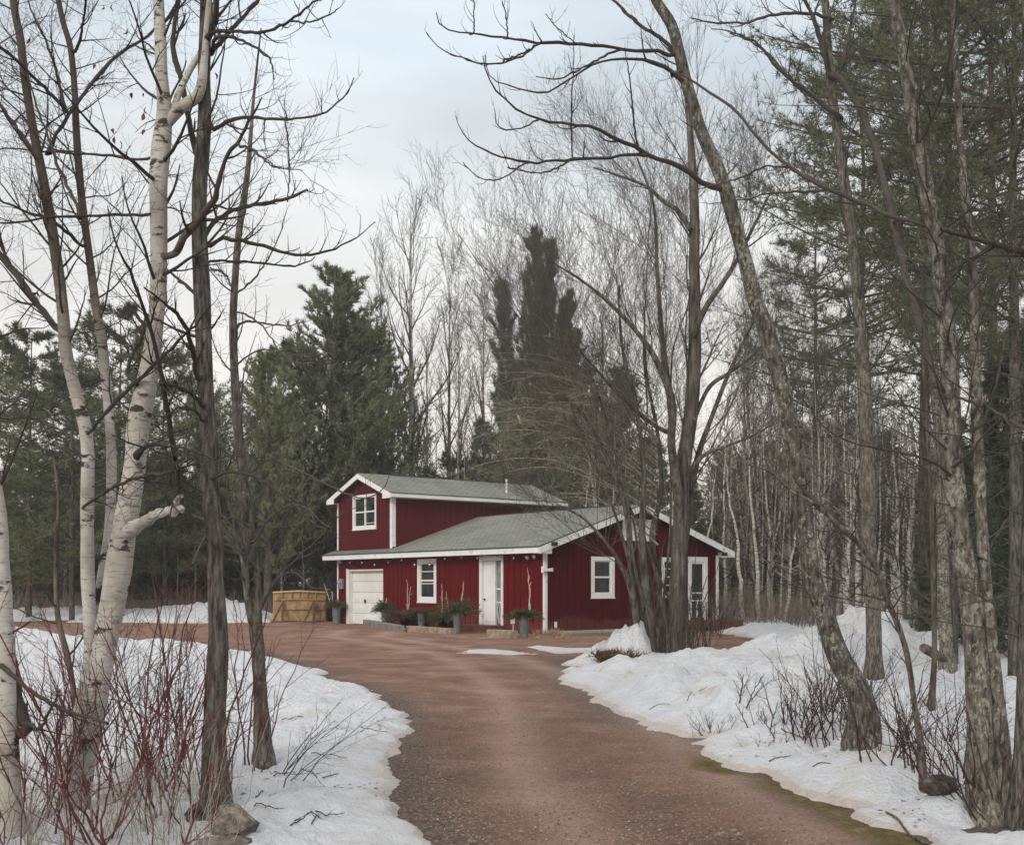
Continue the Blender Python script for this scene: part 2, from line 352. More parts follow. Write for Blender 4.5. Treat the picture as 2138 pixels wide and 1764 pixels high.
MOUNDS = [  # x, y, sx, sy, h
    (3.15, 20.2, 0.55, 0.9, 0.22),
    (6.9, 22.6, 0.75, 1.3, 0.62), (6.3, 21.8, 1.5, 1.6, 0.42), (4.9, 20.6, 0.9, 1.3, 0.36), (4.2, 17.2, 1.3, 1.6, 0.20),
    (7.9, 22.6, 1.1, 1.3, 0.16),
    (3.4, 13.2, 1.2, 1.6, 0.22), (4.0, 9.6, 0.9, 1.1, 0.10), (12, 28, 5.0, 2.5, 0.25),
    (-14.2, 53.5, 2.6, 1.5, 0.50), (-12.6, 53.2, 1.0, 1.2, 0.35), (-22, 55, 5.0, 2.0, 0.35),
    (-2.3, 9.0, 1.0, 1.6, 0.07),
]
def smooth(x, a, b_): 
    t_ = np.clip((x - a) / (b_ - a), 0, 1); return t_ * t_ * (3 - 2 * t_)
def snow_all(x, y):
    """returns (snow surface z, signed distance inside)"""
    jit = 0.20 * fbm(x * 3.4, y * 2.2, 31, 4) + 0.26 * fbm(x * 0.9, y * 0.7, 37, 3) + 0.05 * fbm(x * 13.0, y * 9.0, 33, 2)
    dA = sdf(x, y, SNOW_A); dB = sdf(x, y, SNOW_B); dC = sdf(x, y, SNOW_C)
    dE = np.maximum(sdf(x, y, SNOW_E1), sdf(x, y, SNOW_E2))
    far = np.clip((y - 26) / 20, 0, 1)
    d = np.maximum(np.maximum(dA, dB), dC) + jit * (1 + 0.6 * far)
    dE = dE + jit * 1.3
    pos = np.clip(d, 0, None)
    thick = 0.016 * (1 - np.exp(-pos / 0.04)) + 0.06 * (1 - np.exp(-pos / 0.30)) + 0.13 * (1 - np.exp(-pos / 0.95)) - 0.012 + 0.02 * fbm(x * 6, y * 3.5, 41, 3) * np.exp(-pos / 0.3)
    z = np.where(d > 0, thick, np.maximum(d * 0.5, -0.18) - 0.015)
    w = np.clip(pos / 0.8, 0, 1)
    rid = 0.5 - np.abs(fbm(x * 1.3 + 0.4 * y, y * 1.1, 53, 3))
    lump = 0.11 * fbm(x * 0.55, y * 0.55, 51, 3) + 0.085 * fbm(x * 2.3, y * 1.9, 55, 4) + 0.05 * fbm(x * 7.0, y * 6.0, 57, 4) + 0.05 * (rid - 0.3)
    z = z + 1.25 * w * lump
    z = z + (0.20 + 0.45 * fbm(x * 1.6, y * 1.1, 81, 4)) * np.exp(-((d - 1.0) / 0.5) ** 2) * (x > 0) * smooth(y, 8.0, 10.5) * (1 - smooth(y, 19.0, 23.0)) * 0.75
    for (mx_, my_, sx, sy, h) in MOUNDS:
        g = np.exp(-((x - mx_) / sx) ** 2 - ((y - my_) / sy) ** 2)
        z = z + h * g * np.clip((d + 0.15) / 0.5, 0, 1) * (1 + 0.5 * fbm(x * 1.7, y * 1.7, 61, 4) + 0.32 * fbm(x * 4.5, y * 4.5, 63, 4))
    gm = smooth(x, 0.95, 2.62) * (1 - smooth(x + 0.30 * fbm(x * 3, y * 3, 92, 3), 2.62, 2.95)) * smooth(y + 0.10 * fbm(x * 5, y * 5, 91, 2), np.where(x > 1.75, 23.0, 22.4), 23.25) * (1 - smooth(y, 23.35, 24.7))
    z = z + 0.60 * gm * (1 + 0.35 * fbm(x * 3.5, y * 3.5, 93, 3)) * (d > -0.3) + 0.26 * gm * fbm(x * 6, y * 6, 95, 4)
    for (wx, wy, wr, wd_) in WELLS:
        r2 = ((x - wx) / wr) ** 2 + ((y - wy) / wr) ** 2
        z = z - wd_ * np.exp(-r2) * (1 + 0.8 * fbm(x * 6, y * 6, 97, 2))
    # thin melting places far left
    hole = np.clip((fbm(x * 0.30, y * 0.8, 71, 3) - 0.05) * 1.4, 0, 0.45) * (y > 49) * np.clip(1 - np.abs(z - 0.2) * 2.0, 0, 1)
    z = z - hole
    zE = np.where(dE > 0, 0.03 * (1 - np.exp(-dE / 0.2)) - 0.004, dE * 0.4 - 0.004)
    return np.maximum(z, zE) + 0.01, np.where(dE > d, np.minimum(dE, 0.12), d)
def terrain(x, y):
    x = np.atleast_1d(np.asarray(x, float)); y = np.atleast_1d(np.asarray(y, float))
    s, _ = snow_all(x, y); return np.maximum(s, dirt_z(x, y))
def land(px, py, far=120.0):
    """where the sight line through a photo point meets the terrain"""
    Y = np.geomspace(4.0, far, 1600); X = (px - CX) / FPX * Y; Z = CAMH - (py - HOR) / FPX * Y
    hit = np.nonzero(Z <= terrain(X, Y))[0]
    i = hit[0] if len(hit) else len(Y) - 1
    return np.array([X[i], Y[i], max(Z[i], -0.2)])
def tz(x, y): return float(terrain(x, y)[0])

def fan(y0, y1, ny, umax, nu):
    Y = np.geomspace(y0, y1, ny); u = np.linspace(-umax, umax, nu)
    yy, uu = np.meshgrid(Y, u, indexing='ij'); return uu * (yy + 3.0), yy
def grid_obj(name, X, Y, Z, m, attrs):
    ny, nu = X.shape; mb = MB(); idx = np.arange(ny * nu).reshape(ny, nu)
    mb.quads(np.stack([X, Y, Z], -1).reshape(-1, 3), np.stack([idx[:-1, :-1], idx[:-1, 1:], idx[1:, 1:], idx[1:, :-1]], -1).reshape(-1, 4))
    o = mb.build(name, m, smooth=True)
    for k, a in attrs.items():
        at_ = o.data.attributes.new(k, 'FLOAT', 'POINT'); at_.data.foreach_set('value', a.astype(np.float32).ravel())
    return o

def attr(n, name):
    a = n.new('ShaderNodeAttribute'); a.attribute_name = name; return a.outputs['Fac']

# dirt material
m, n, l, b = mat('red_dirt', 0.95, 0.1)
t = n.new('ShaderNodeTexCoord'); v = t.outputs['Object']
n1 = nnode(n, l, v, 0.9, 8, 0.68); n2 = nnode(n, l, v, 30.0, 8, 0.8); n3 = nnode(n, l, v, 5.0, 8, 0.75)
vo = nnode(n, l, v, 60.0, kind='voronoi')
c1 = ramp(n, l, n1.outputs['Fac'], [(0.35, (0.175, 0.106, 0.080)), (0.52, (0.275, 0.162, 0.118)), (0.68, (0.37, 0.255, 0.20))])
gr = ramp(n, l, n2.outputs['Fac'], [(0.30, (0.055, 0.045, 0.04)), (0.5, (0.13, 0.10, 0.085)), (0.66, (0.30, 0.25, 0.21)), (0.8, (0.45, 0.40, 0.36))])
gf = n.new('ShaderNodeMath'); gf.operation = 'MULTIPLY_ADD'; l.new(n3.outputs['Fac'], gf.inputs[0]); gf.inputs[1].default_value = 0.9
l.new(attr(n, 'gravel'), gf.inputs[2])
gfr = ramp(n, l, gf.outputs[0], [(0.45, 0.05), (0.9, 0.9)])
col = mixc(n, l, gfr.outputs[0], c1.outputs[0], gr.outputs[0])
sp = ramp(n, l, n2.outputs['Fac'], [(0.36, (0.58, 0.58, 0.58)), (0.52, (1, 1, 1)), (0.68, (1.45, 1.42, 1.38))])
col = mixc(n, l, 0.8, col, sp.outputs[0], 'MULTIPLY')
tf = n.new('ShaderNodeMath'); tf.operation = 'MULTIPLY'; l.new(attr(n, 'track'), tf.inputs[0]); l.new(n3.outputs['Fac'], tf.inputs[1])
col = mixc(n, l, tf.outputs[0], col, (0.47, 0.33, 0.265))
ms = ramp(n, l, n3.outputs['Fac'], [(0.3, (0.06, 0.046, 0.018)), (0.5, (0.135, 0.105, 0.04)), (0.7, (0.29, 0.22, 0.11))])
mf = n.new('ShaderNodeMath'); mf.operation = 'MULTIPLY_ADD'; l.new(n3.outputs['Fac'], mf.inputs[0]); mf.inputs[1].default_value = 0.7; l.new(attr(n, 'moss'), mf.inputs[2])
mfr = ramp(n, l, mf.outputs[0], [(0.72, 0.0), (0.95, 0.95)])
col = mixc(n, l, mfr.outputs[0], col, ms.outputs[0])
fl = ramp(n, l, n3.outputs['Fac'], [(0.3, (0.035, 0.028, 0.02)), (0.55, (0.10, 0.075, 0.05)), (0.75, (0.2, 0.15, 0.095))])
col = mixc(n, l, attr(n, 'litter'), col, fl.outputs[0])
l.new(col, b.inputs['Base Color'])
vs = ramp(n, l, vo.outputs['Color'], [(0.25, (0.62, 0.62, 0.62)), (0.6, (1, 1, 1)), (0.85, (1.35, 1.33, 1.3))])
col = mixc(n, l, 0.4, col, vs.outputs[0], 'MULTIPLY')
l.new(col, b.inputs['Base Color'])
h1 = n.new('ShaderNodeMath'); h1.operation = 'ADD'; l.new(n2.outputs['Fac'], h1.inputs[0]); l.new(n3.outputs['Fac'], h1.inputs[1])
bump(n, l, b, h1.outputs[0], 0.9, 0.03)
M['dirt'] = m

# snow material
m, n, l, b = mat('old_snow', 0.6, 0.25)
t = n.new('ShaderNodeTexCoord'); v = t.outputs['Object']
n1 = nnode(n, l, v, 1.6, 5, 0.6); n2 = nnode(n, l, v, 14.0, 6, 0.65); n3 = nnode(n, l, v, 42.0, 3, 0.6)
c1 = ramp(n, l, n1.outputs['Fac'], [(0.32, (0.70, 0.735, 0.785)), (0.5, (0.80, 0.82, 0.85)), (0.62, (0.74, 0.735, 0.725)), (0.72, (0.58, 0.545, 0.51))])
ed = n.new('ShaderNodeMath'); ed.operation = 'MULTIPLY_ADD'; l.new(n2.outputs['Fac'], ed.inputs[0]); ed.inputs[1].default_value = 0.5; l.new(attr(n, 'edge'), ed.inputs[2])
er = ramp(n, l, ed.outputs[0], [(0.5, 0.0), (0.95, 0.35), (1.4, 0.9)])
col = mixc(n, l, er.outputs[0], c1.outputs[0], (0.64, 0.57, 0.52))
spk = ramp(n, l, n3.outputs['Fac'], [(0.27, 1.0), (0.34, 0.0)])
pm = ramp(n, l, n1.outputs['Fac'], [(0.42, 0.1), (0.60, 0.9)])
sf = n.new('ShaderNodeMath'); sf.operation = 'MULTIPLY'; l.new(spk.outputs[0], sf.inputs[0]); l.new(pm.outputs[0], sf.inputs[1])
col = mixc(n, l, sf.outputs[0], col, (0.16, 0.12, 0.09))
l.new(col, b.inputs['Base Color'])
b.inputs['Subsurface Weight'].default_value = 0.0
h1 = n.new('ShaderNodeMath'); h1.operation = 'MULTIPLY_ADD'; l.new(n3.outputs['Fac'], h1.inputs[0]); h1.inputs[1].default_value = 0.3; l.new(n2.outputs['Fac'], h1.inputs[2])
bump(n, l, b, h1.outputs[0], 1.0, 0.10)
M['snow'] = m

def smooth(x, a, b_): 
    t_ = np.clip((x - a) / (b_ - a), 0, 1); return t_ * t_ * (3 - 2 * t_)
X, Y = fan(2.5, 130.0, 460, 1.0, 520)
dB = sdf(X, Y, SNOW_B); dA = sdf(X, Y, SNOW_A)
edge_d = np.minimum(-dA, -dB)
gravel = 0.78 * np.exp(-np.clip(edge_d, 0, 9) / 0.7) * (Y < 34) + 0.22 * np.exp(-((X - 1.2) / 2.2) ** 2 - ((Y - 25) / 3.5) ** 2) + 0.35 * np.exp(-((edge_d - 1.35) / 0.35) ** 2) * (Y < 14) * (X > 0) - 0.22
wob = 0.25 * fbm(X * 0.6, Y * 0.3, 88, 2)
cen = np.interp(Y, [6, 7.2, 9, 12, 17, 24, 30, 36], [1.25, 1.15, 0.95, 0.85, 0.55, -0.4, -2.2, -5.0])
track = sum(np.exp(-((X - cen - o_ + wob) / 0.30) ** 2) for o_ in (-0.75, 0.75)) * 0.9 * (Y < 40)
moss = (0.64 - 0.45 * smooth(-dB, 0.12, 0.55) + 0.35 * fbm(X * 3.0, Y * 2.0, 19, 3)) * smooth(Y, 12.5, 9.8) * (-dB < 1.0) * (dB < 0.05) * (X > 0) + 0.5 * np.exp(-((X - 2.3) / 1.6) ** 2 - ((Y - 36.6) / 1.0) ** 2)
litter = np.clip(smooth(Y, 53, 60) + smooth(X, 9, 12) * smooth(Y, 30, 40), 0, 1) + smooth(X + 0.0 * Y, 80, 90)
grid_obj('dirt_driveway', X, Y, dirt_z(X, Y), M['dirt'], dict(gravel=gravel, track=track, moss=moss, litter=np.clip(litter, 0, 1)))['kind'] = 'structure'
X, Y = fan(2.5, 130.0, 620, 1.0, 860)
Z, D = snow_all(X, Y)
grid_obj('snow', X, Y, Z, M['snow'], dict(edge=np.exp(-np.clip(D, 0, 9) / 0.11) + 0.20 * np.exp(-np.clip(D, 0, 9) / 0.9) + 0.22 * np.exp(-((X - 1.6) / 1.5) ** 2 - ((Y - 21) / 4.0) ** 2) * np.exp(-np.clip(D, 0, 9) / 0.7)))['kind'] = 'structure'
mb = MB(); mb.quads([(-700, -300, -0.35), (700, -300, -0.35), (700, 1200, -0.35), (-700, 1200, -0.35)], [(0, 1, 2, 3)])
mb.build('ground', plain('forest_floor', (0.10, 0.085, 0.07), 0.95, 0.4, 0.6))['kind'] = 'structure'

# ------------------------------------------------------------------ red house
HC = np.array([1.07, 37.3]); HA = np.array([0.6092, -0.7930]); HV = np.array([0.7930, 0.6092])
HL, HW = 13.68, 8.16
HROT = math.atan2(HA[1], HA[0])
def FW(px, py, out=0.0):
    k = (px - CX) / FPX; d = -out
    x = (k * (HC[1] + HV[1] * d) - HC[0] - HV[0] * d) / (HA[0] - k * HA[1])
    Yp = HC[1] + x * HA[1] + d * HV[1]; return x, CAMH - (py - HOR) / FPX * Yp
def GW(px, py, out=0.0):
    k = (px - CX) / FPX
    y = (k * (HC[1] + HA[1] * out) - HC[0] - HA[0] * out) / (HV[0] - k * HV[1])
    Yp = HC[1] + y * HV[1] + out * HA[1]; return y, CAMH - (py - HOR) / FPX * Yp
def hw(x, y): p = HC + x * HA + y * HV; return float(p[0]), float(p[1])
house = empty('red_house', (HC[0], HC[1], 0), 'dark red wooden house with white trim, green shingles and an upper storey over the garage', 'house', rz=HROT)

def siding(name, col, streak=0.35):
    m, n, l, b = mat(name, 0.85, 0.08)
    t = n.new('ShaderNodeTexCoord'); v = t.outputs['Object']
    a = nnode(n, l, v, 9.0, 6, 0.65, (1, 1, 0.09)); c = nnode(n, l, v, 0.9, 4, 0.6)
    r = ramp(n, l, a.outputs['Fac'], [(0.3, [x * (1 - streak) for x in col]), (0.55, col), (0.75, [x * (1 + streak) for x in col])])
    col2 = mixc(n, l, c.outputs['Fac'], r.outputs[0], [x * 0.75 for x in col])
    s = n.new('ShaderNodeSeparateXYZ'); l.new(v, s.inputs[0])
    spl = n.new('ShaderNodeMath'); spl.operation = 'MULTIPLY_ADD'; l.new(c.outputs['Fac'], spl.inputs[0]); spl.inputs[1].default_value = -0.8; l.new(s.outputs['Z'], spl.inputs[2])
    f = ramp(n, l, spl.outputs[0], [(0.0, 0.45), (0.12, 0.0)])
    col2 = mixc(n, l, f.outputs[0], col2, (0.16, 0.06, 0.05))
    l.new(col2, b.inputs['Base Color']); bump(n, l, b, a.outputs['Fac'], 0.35, 0.01); return m
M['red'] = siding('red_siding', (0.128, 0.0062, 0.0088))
M['red_gable_shade'] = siding('red_siding_gable_shade', (0.078, 0.0036, 0.007))  # same red paint, its colour darkened for the gable's shaded side
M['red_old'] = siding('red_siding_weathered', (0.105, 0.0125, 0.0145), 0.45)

def white_paint(name, amt=0.0):
    m, n, l, b = mat(name, 0.55, 0.3)
    t = n.new('ShaderNodeTexCoord'); v = t.outputs['Object']
    a = nnode(n, l, v, 5.0, 6, 0.7); c = nnode(n, l, v, 2.0, 3)
    base = ramp(n, l, c.outputs['Fac'], [(0.3, (0.70, 0.70, 0.68)), (0.7, (0.80, 0.80, 0.785))])
    f = ramp(n, l, a.outputs['Fac'], [(0.60 - amt, 0.0), (0.72 - amt, 0.75)])
    l.new(mixc(n, l, f.outputs[0], base.outputs[0], (0.34, 0.31, 0.27)), b.inputs['Base Color']); return m
M['white'] = white_paint('white_paint', -0.04); M['white_worn'] = white_paint('white_paint_worn', 0.035)

m, n, l, b = mat('roof_shingle', 0.92, 0.15)
t = n.new('ShaderNodeTexCoord'); v = t.outputs['Object']
br = n.new('ShaderNodeTexBrick'); br.inputs['Scale'].default_value = 1.0
br.inputs['Brick Width'].default_value = 0.32; br.inputs['Row Height'].default_value = 0.15; br.inputs['Mortar Size'].default_value = 0.016
br.inputs['Color1'].default_value = (0.195, 0.202, 0.175, 1); br.inputs['Color2'].default_value = (0.245, 0.25, 0.218, 1); br.inputs['Mortar'].default_value = (0.105, 0.112, 0.098, 1)
br.inputs['Bias'].default_value = 0.0
l.new(v, br.inputs['Vector'])
a = nnode(n, l, v, 0.7, 5, 0.6); c = nnode(n, l, v, 40, 3)
k = ramp(n, l, a.outputs['Fac'], [(0.3, (0.78, 0.80, 0.80)), (0.7, (1.15, 1.13, 1.1))])
k2 = ramp(n, l, c.outputs['Fac'], [(0.3, 0.8), (0.7, 1.15)])
l.new(mixc(n, l, 1.0, mixc(n, l, 1.0, br.outputs['Color'], k.outputs[0], 'MULTIPLY'), k2.outputs[0], 'MULTIPLY'), b.inputs['Base Color'])
bump(n, l, b, br.outputs['Fac'], -0.6, 0.02)
M['shingle'] = m
# shingles of the upper roof run along its own ridge
m2 = m.copy(); m2.name = 'roof_shingle_upper'
nn, ll = m2.node_tree.nodes, m2.node_tree.links
br2 = [x for x in nn if x.type == 'TEX_BRICK'][0]; tc2 = [x for x in nn if x.type == 'TEX_COORD'][0]
mpn = nn.new('ShaderNodeMapping'); mpn.inputs['Rotation'].default_value = (0, 0, R_(90)); ll.new(tc2.outputs['Object'], mpn.inputs[0]); ll.new(mpn.outputs[0], br2.inputs['Vector'])
M['shingle_up'] = m2
M['green_edge'] = plain('green_drip_edge', (0.035, 0.085, 0.07), 0.5, 0.15)
M['concrete_green'] = plain('pale_green_sill', (0.32, 0.40, 0.34), 0.9, 0.2)

def glass(name, col=(0.012, 0.014, 0.016), rough=0.06):
    m, n, l, b = mat(name, rough, 0.35)
    t = n.new('ShaderNodeTexCoord'); a = nnode(n, l, t.outputs['Object'], 2.5, 3)
    r = ramp(n, l, a.outputs['Fac'], [(0.35, [c * 0.5 for c in col]), (0.65, [c * 1.6 for c in col])])
    l.new(r.outputs[0], b.inputs['Base Color']); return m
M['glass'] = glass('window_glass'); M['screen'] = glass('door_screen', (0.018, 0.02, 0.021), 0.4)
M['curtain'] = glass('window_glass_curtained', (0.03, 0.036, 0.034), 0.12)
M['metal_grey'] = plain('grey_metal', (0.35, 0.37, 0.38), 0.5, 0.1, metal=0.3)
M['black'] = plain('black_plastic', (0.012, 0.012, 0.014), 0.6, 0.3)
M['dark_lamp'] = plain('dark_lamp', (0.02, 0.025, 0.025), 0.5, 0.2)

P_FRONT = lambda s, z, d: (s, -d, z)
P_GABLE = lambda s, z, d: (d, s, z)
XU0, XU1 = -HL, -9.38
P_SIDE = lambda s, z, d: (XU1 + d, s, z)
def pbox(mb, P, s0, s1, z0, z1, d0, d1, zt=None):
    """box in a wall plane: s along, z up, d outwards; zt = (z at s0, z at s1) for a sloping top"""
    za, zb = zt if zt else (z1, z1)
    v = [P(s0, z0, d0), P(s1, z0, d0), P(s1, z0, d1), P(s0, z0, d1), P(s0, za, d0), P(s1, zb, d0), P(s1, zb, d1), P(s0, za, d1)]
    mb.hexa(v)
def board_wall(mb, P, s0, s1, z0, top, openings, bw, gap, seed=0, th=0.026):
    rg = random.Random(seed)
    cuts = sorted({s0, s1, *[o[0] for o in openings], *[o[1] for o in openings]})
    def seg(a, b_, d0, d1, zoff):
        c = (a + b_) / 2; holes = [o for o in openings if o[0] - 1e-6 <= c <= o[1] + 1e-6]
        if not holes: pbox(mb, P, a, b_, z0 + zoff, 0, d0, d1, (top(a), top(b_))); return
        o = holes[0]
        if o[2] > z0 + zoff + 0.02: pbox(mb, P, a, b_, z0 + zoff, o[2], d0, d1)
        if o[3] < min(top(a), top(b_)) - 0.02: pbox(mb, P, a, b_, o[3], 0, d0, d1, (top(a), top(b_)))
    for a, b_ in zip(cuts[:-1], cuts[1:]): seg(a, b_, -0.08, 0.0, 0.006)
    s = s0
    while s < s1 - 1e-6:
        e = min(s + bw * rg.uniform(0.9, 1.1), s1)
        if s1 - e < 0.08: e = s1
        cc = [s] + [c for c in cuts if s + 0.01 < c < e - 0.01 - gap] + [e - gap]
        for a, b_ in zip(cc[:-1], cc[1:]): seg(a, b_, -0.003, th + rg.uniform(-0.002, 0.002), 0)
        s = e

# openings in the front wall
gd0, gdz = FW(735, 1189); gd1, _ = FW(801, 1189)
gx0, gx1, gz1 = FW(729, 1189)[0], gd1, FW(768, 1190)[1]
w0 = FW(871.6, 1167.4, 0.04); w1 = FW(910.8, 1257, 0.04)
d0 = FW(1001, 1161, 0.04); d1 = FW(1050.5, 1304.5, 0.04)
def inset(a, b_, c): return (a[0] + c, b_[0] - c, b_[1] + c, a[1] - c)
WIN1 = (w0[0], w1[0], w1[1], w0[1]); DOOR1 = (d0[0], d1[0], 0.12, d0[1])
ope = [(gx0, gx1, -0.1, gz1), (WIN1[0] + 0.12, WIN1[1] - 0.12, WIN1[2] + 0.14, WIN1[3] - 0.14), (DOOR1[0] + 0.1, DOOR1[1] - 0.1, DOOR1[2], DOOR1[3] - 0.1)]
mb = MB(); board_wall(mb, P_FRONT, -HL, 0.0, 0.02, lambda s: 2.72, ope, 0.32, 0.028, 1)
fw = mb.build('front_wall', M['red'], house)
# gable wall
def rooftop(y): return 2.86 + 0.336 * (min(y, 8.16 - y) + 0.5)
a = GW(1060 + 735 * .2376, 960 + 848 * .2376, 0.04); b_ = GW(1060 + 938 * .2376, 960 + 1208 * .2376, 0.04)
WIN2 = (a[0], b_[0], b_[1], a[1])
a = GW(1382, 960 + 855 * .2376, 0.04); b_ = GW(1420, 960 + 1200 * .2376, 0.04); WIN3 = (a[0], b_[0], b_[1], a[1])
a = GW(1060 + 1590 * .2376, 960 + 850 * .2376, 0.04); b_ = GW(1060 + 1755 * .2376, 960 + 1410 * .2376, 0.04); DOOR2 = (a[0] - 0.02, b_[0], b_[1], a[1])
def hole(w, c=0.12): return (w[0] + c, w[1] - c, w[2] + c, w[3] - c)
mb = MB(); board_wall(mb, P_GABLE, 0.0, HW, 0.10, lambda s: rooftop(s) - 0.09, [hole(WIN2), hole(WIN3), hole(DOOR2)], 0.305, 0.016, 2)
# apex needs a split board: add a filler board
mb.build('gable_wall', M['red_gable_shade'], house)
mb = MB(); pbox(mb, P_GABLE, 0.02, HW, -0.1, 0.10, -0.05, 0.045); mb.build('sill_beam', M['concrete_green'], house)
mb = MB(); mb.box((-HL, HW - 0.05, 0), (0, HW, 2.7)); mb.box((-HL, 0.081, 0), (-HL + 0.05, HW, 2.7)); mb.build('rear_wall', M['red'], house)
# upper storey
def uptop(x): return 6.10 - 0.37 * abs(x + 11.53)
a = FW(640 + 406 * .2376, 960 + 318 * .2376, 0.04); b_ = FW(640 + 612 * .2376, 960 + 600 * .2376, 0.04)
WIN0 = (a[0], b_[0], b_[1], FW(640 + 612 * .2376, 960 + 292 * .2376, 0.04)[1])
mb = MB()
board_wall(mb, P_FRONT, XU0, -11.53, 2.75, lambda s: uptop(s) - 0.07, [hole(WIN0, 0.10)], 0.30, 0.016, 3)
board_wall(mb, P_FRONT, -11.53, XU1, 2.75, lambda s: uptop(s) - 0.07, [hole(WIN0, 0.10)] if WIN0[1] > -11.53 else [], 0.30, 0.016, 4)
board_wall(mb, P_SIDE, 0.0, HW, 2.6, lambda s: 5.22, [], 0.30, 0.012, 5)
mb.box((XU0, 0.09, 2.6), (XU0 + 0.06, HW, 5.2)); mb.box((XU0, HW - 0.06, 2.6), (XU1, HW, 5.2))
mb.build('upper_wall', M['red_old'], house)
# roofs
mb = MB(); mb.prism([(-9.35, y, z) for y, z in [(-0.5, 2.79), (-0.5, 2.86), (4.08, 4.40), (8.66, 2.86), (8.66, 2.79), (4.08, 4.33)]], (9.35 + 0.36, 0, 0))
mb.prism([(-14.1, y, z) for y, z in [(-0.5, 2.79), (-0.5, 2.86), (-0.027, 3.019), (-0.027, 2.93)]], (14.1 - 9.353, 0, 0))
roof = mb.build('roof', M['shingle'], house)
mb = MB(); mb.prism([(-9.2, 4.0, 4.385), (-9.2, 4.08, 4.43), (-9.2, 4.16, 4.385)], (9.2 + .3, 0, 0)); mb.build('ridge_cap', M['black'], roof)
mb = MB(); mb.prism([(x, -0.32, z) for x, z in [(-14.05, 5.10), (-14.05, 5.168), (-11.53, 6.10), (-9.01, 5.168), (-9.01, 5.10), (-11.53, 6.03)]], (0, 8.9, 0))
ur = mb.build('upper_roof', M['shingle_up'], house)
mb = MB(); mb.prism([(-11.61, 1.2, 6.085), (-11.53, 1.2, 6.13), (-11.45, 1.2, 6.085)], (0, 7.3, 0)); mb.build('ridge_cap', M['black'], ur)
# fascia, rakes, soffits
mb = MB()
mb.box((-14.1, -0.535, 2.63), (0.33, -0.503, 2.805)); mb.box((-14.09, -0.50, 2.645), (0.32, 0.0, 2.668))
mb.prism([(0.362, y, z) for y, z in [(-0.535, 2.60), (-0.535, 2.815), (4.08, 4.365), (4.08, 4.15)]][::-1], (0.03, 0, 0))
mb.prism([(0.362, y, z) for y, z in [(8.695, 2.60), (4.083, 4.15), (4.083, 4.365), (8.695, 2.815)]][::-1], (0.03, 0, 0))
mb.prism([(0.0 + 0.03, y, z) for y, z in [(-0.50, 2.61), (-0.50, 2.78), (0.0, 2.95), (0.0, 2.61)]][::-1], (0.328, 0, 0))
mb.box((0.03, 8.17, 2.61), (0.355, 8.66, 2.79))
mb.build('fascia', M['white_worn'], house)
mb = MB()
mb.box((-8.975, -0.32, 5.0), (-8.945, 8.58, 5.135)); mb.box((-9.38, -0.30, 4.985), (-8.98, 8.58, 4.998))
for sgn in (1, -1):
    pr = [(-11.53 + sgn * 2.55, -0.352, 4.96), (-11.53 + sgn * 2.55, -0.352, 5.125), (-11.53, -0.352, 6.065), (-11.53, -0.352, 5.87), (-11.53 + sgn * 1.95, -0.352, 5.15), (-11.53 + sgn * 1.95, -0.352, 4.96)]
    if sgn < 0: pr = [(x - 0.002, y, z) for x, y, z in pr]
    mb.prism(pr if sgn < 0 else pr[::-1], (0, 0.03, 0))
mb.box((-14.08, -0.30, 4.985), (-13.69, 8.58, 5.0))
mb.build('upper_fascia', M['white'], house)
mb = MB()
mb.box((-14.1, -0.55, 2.807), (0.36, -0.503, 2.85)); mb.box((-9.0, -0.33, 5.137), (-8.93, 8.58, 5.17))
mb.prism([(0.365, y, z) for y, z in [(-0.54, 2.817), (-0.54, 2.852), (4.08, 4.402), (4.08, 4.367)]][::-1], (0.03, 0, 0))
mb.build('drip_edge', M['green_edge'], house)
# corner boards
for (P_, a0_, a1_, z0_, z1__) in ((P_FRONT, -0.05, 0.031, 0.03, 2.64), (P_GABLE, -0.028, 0.065, 0.03, 2.64), (P_GABLE, HW - 0.10, HW + 0.03, 0.12, 2.68), (P_FRONT, -HL - 0.04, -HL + 0.055, 0.05, 2.64),
                               (P_FRONT, XU0 - 0.04, XU0 + 0.055, 3.05, 5.02), (P_FRONT, XU1 - 0.13, XU1 + 0.028, 3.03, 4.98), (P_SIDE, -0.048, 0.11, 3.09, 4.98)):
    mb = MB(); pbox(mb, P_, a0_, a1_, z0_, z1__, 0.029 if P_ is not P_SIDE else 0.031, 0.05); mb.build('corner_board', M['white_worn'], house)

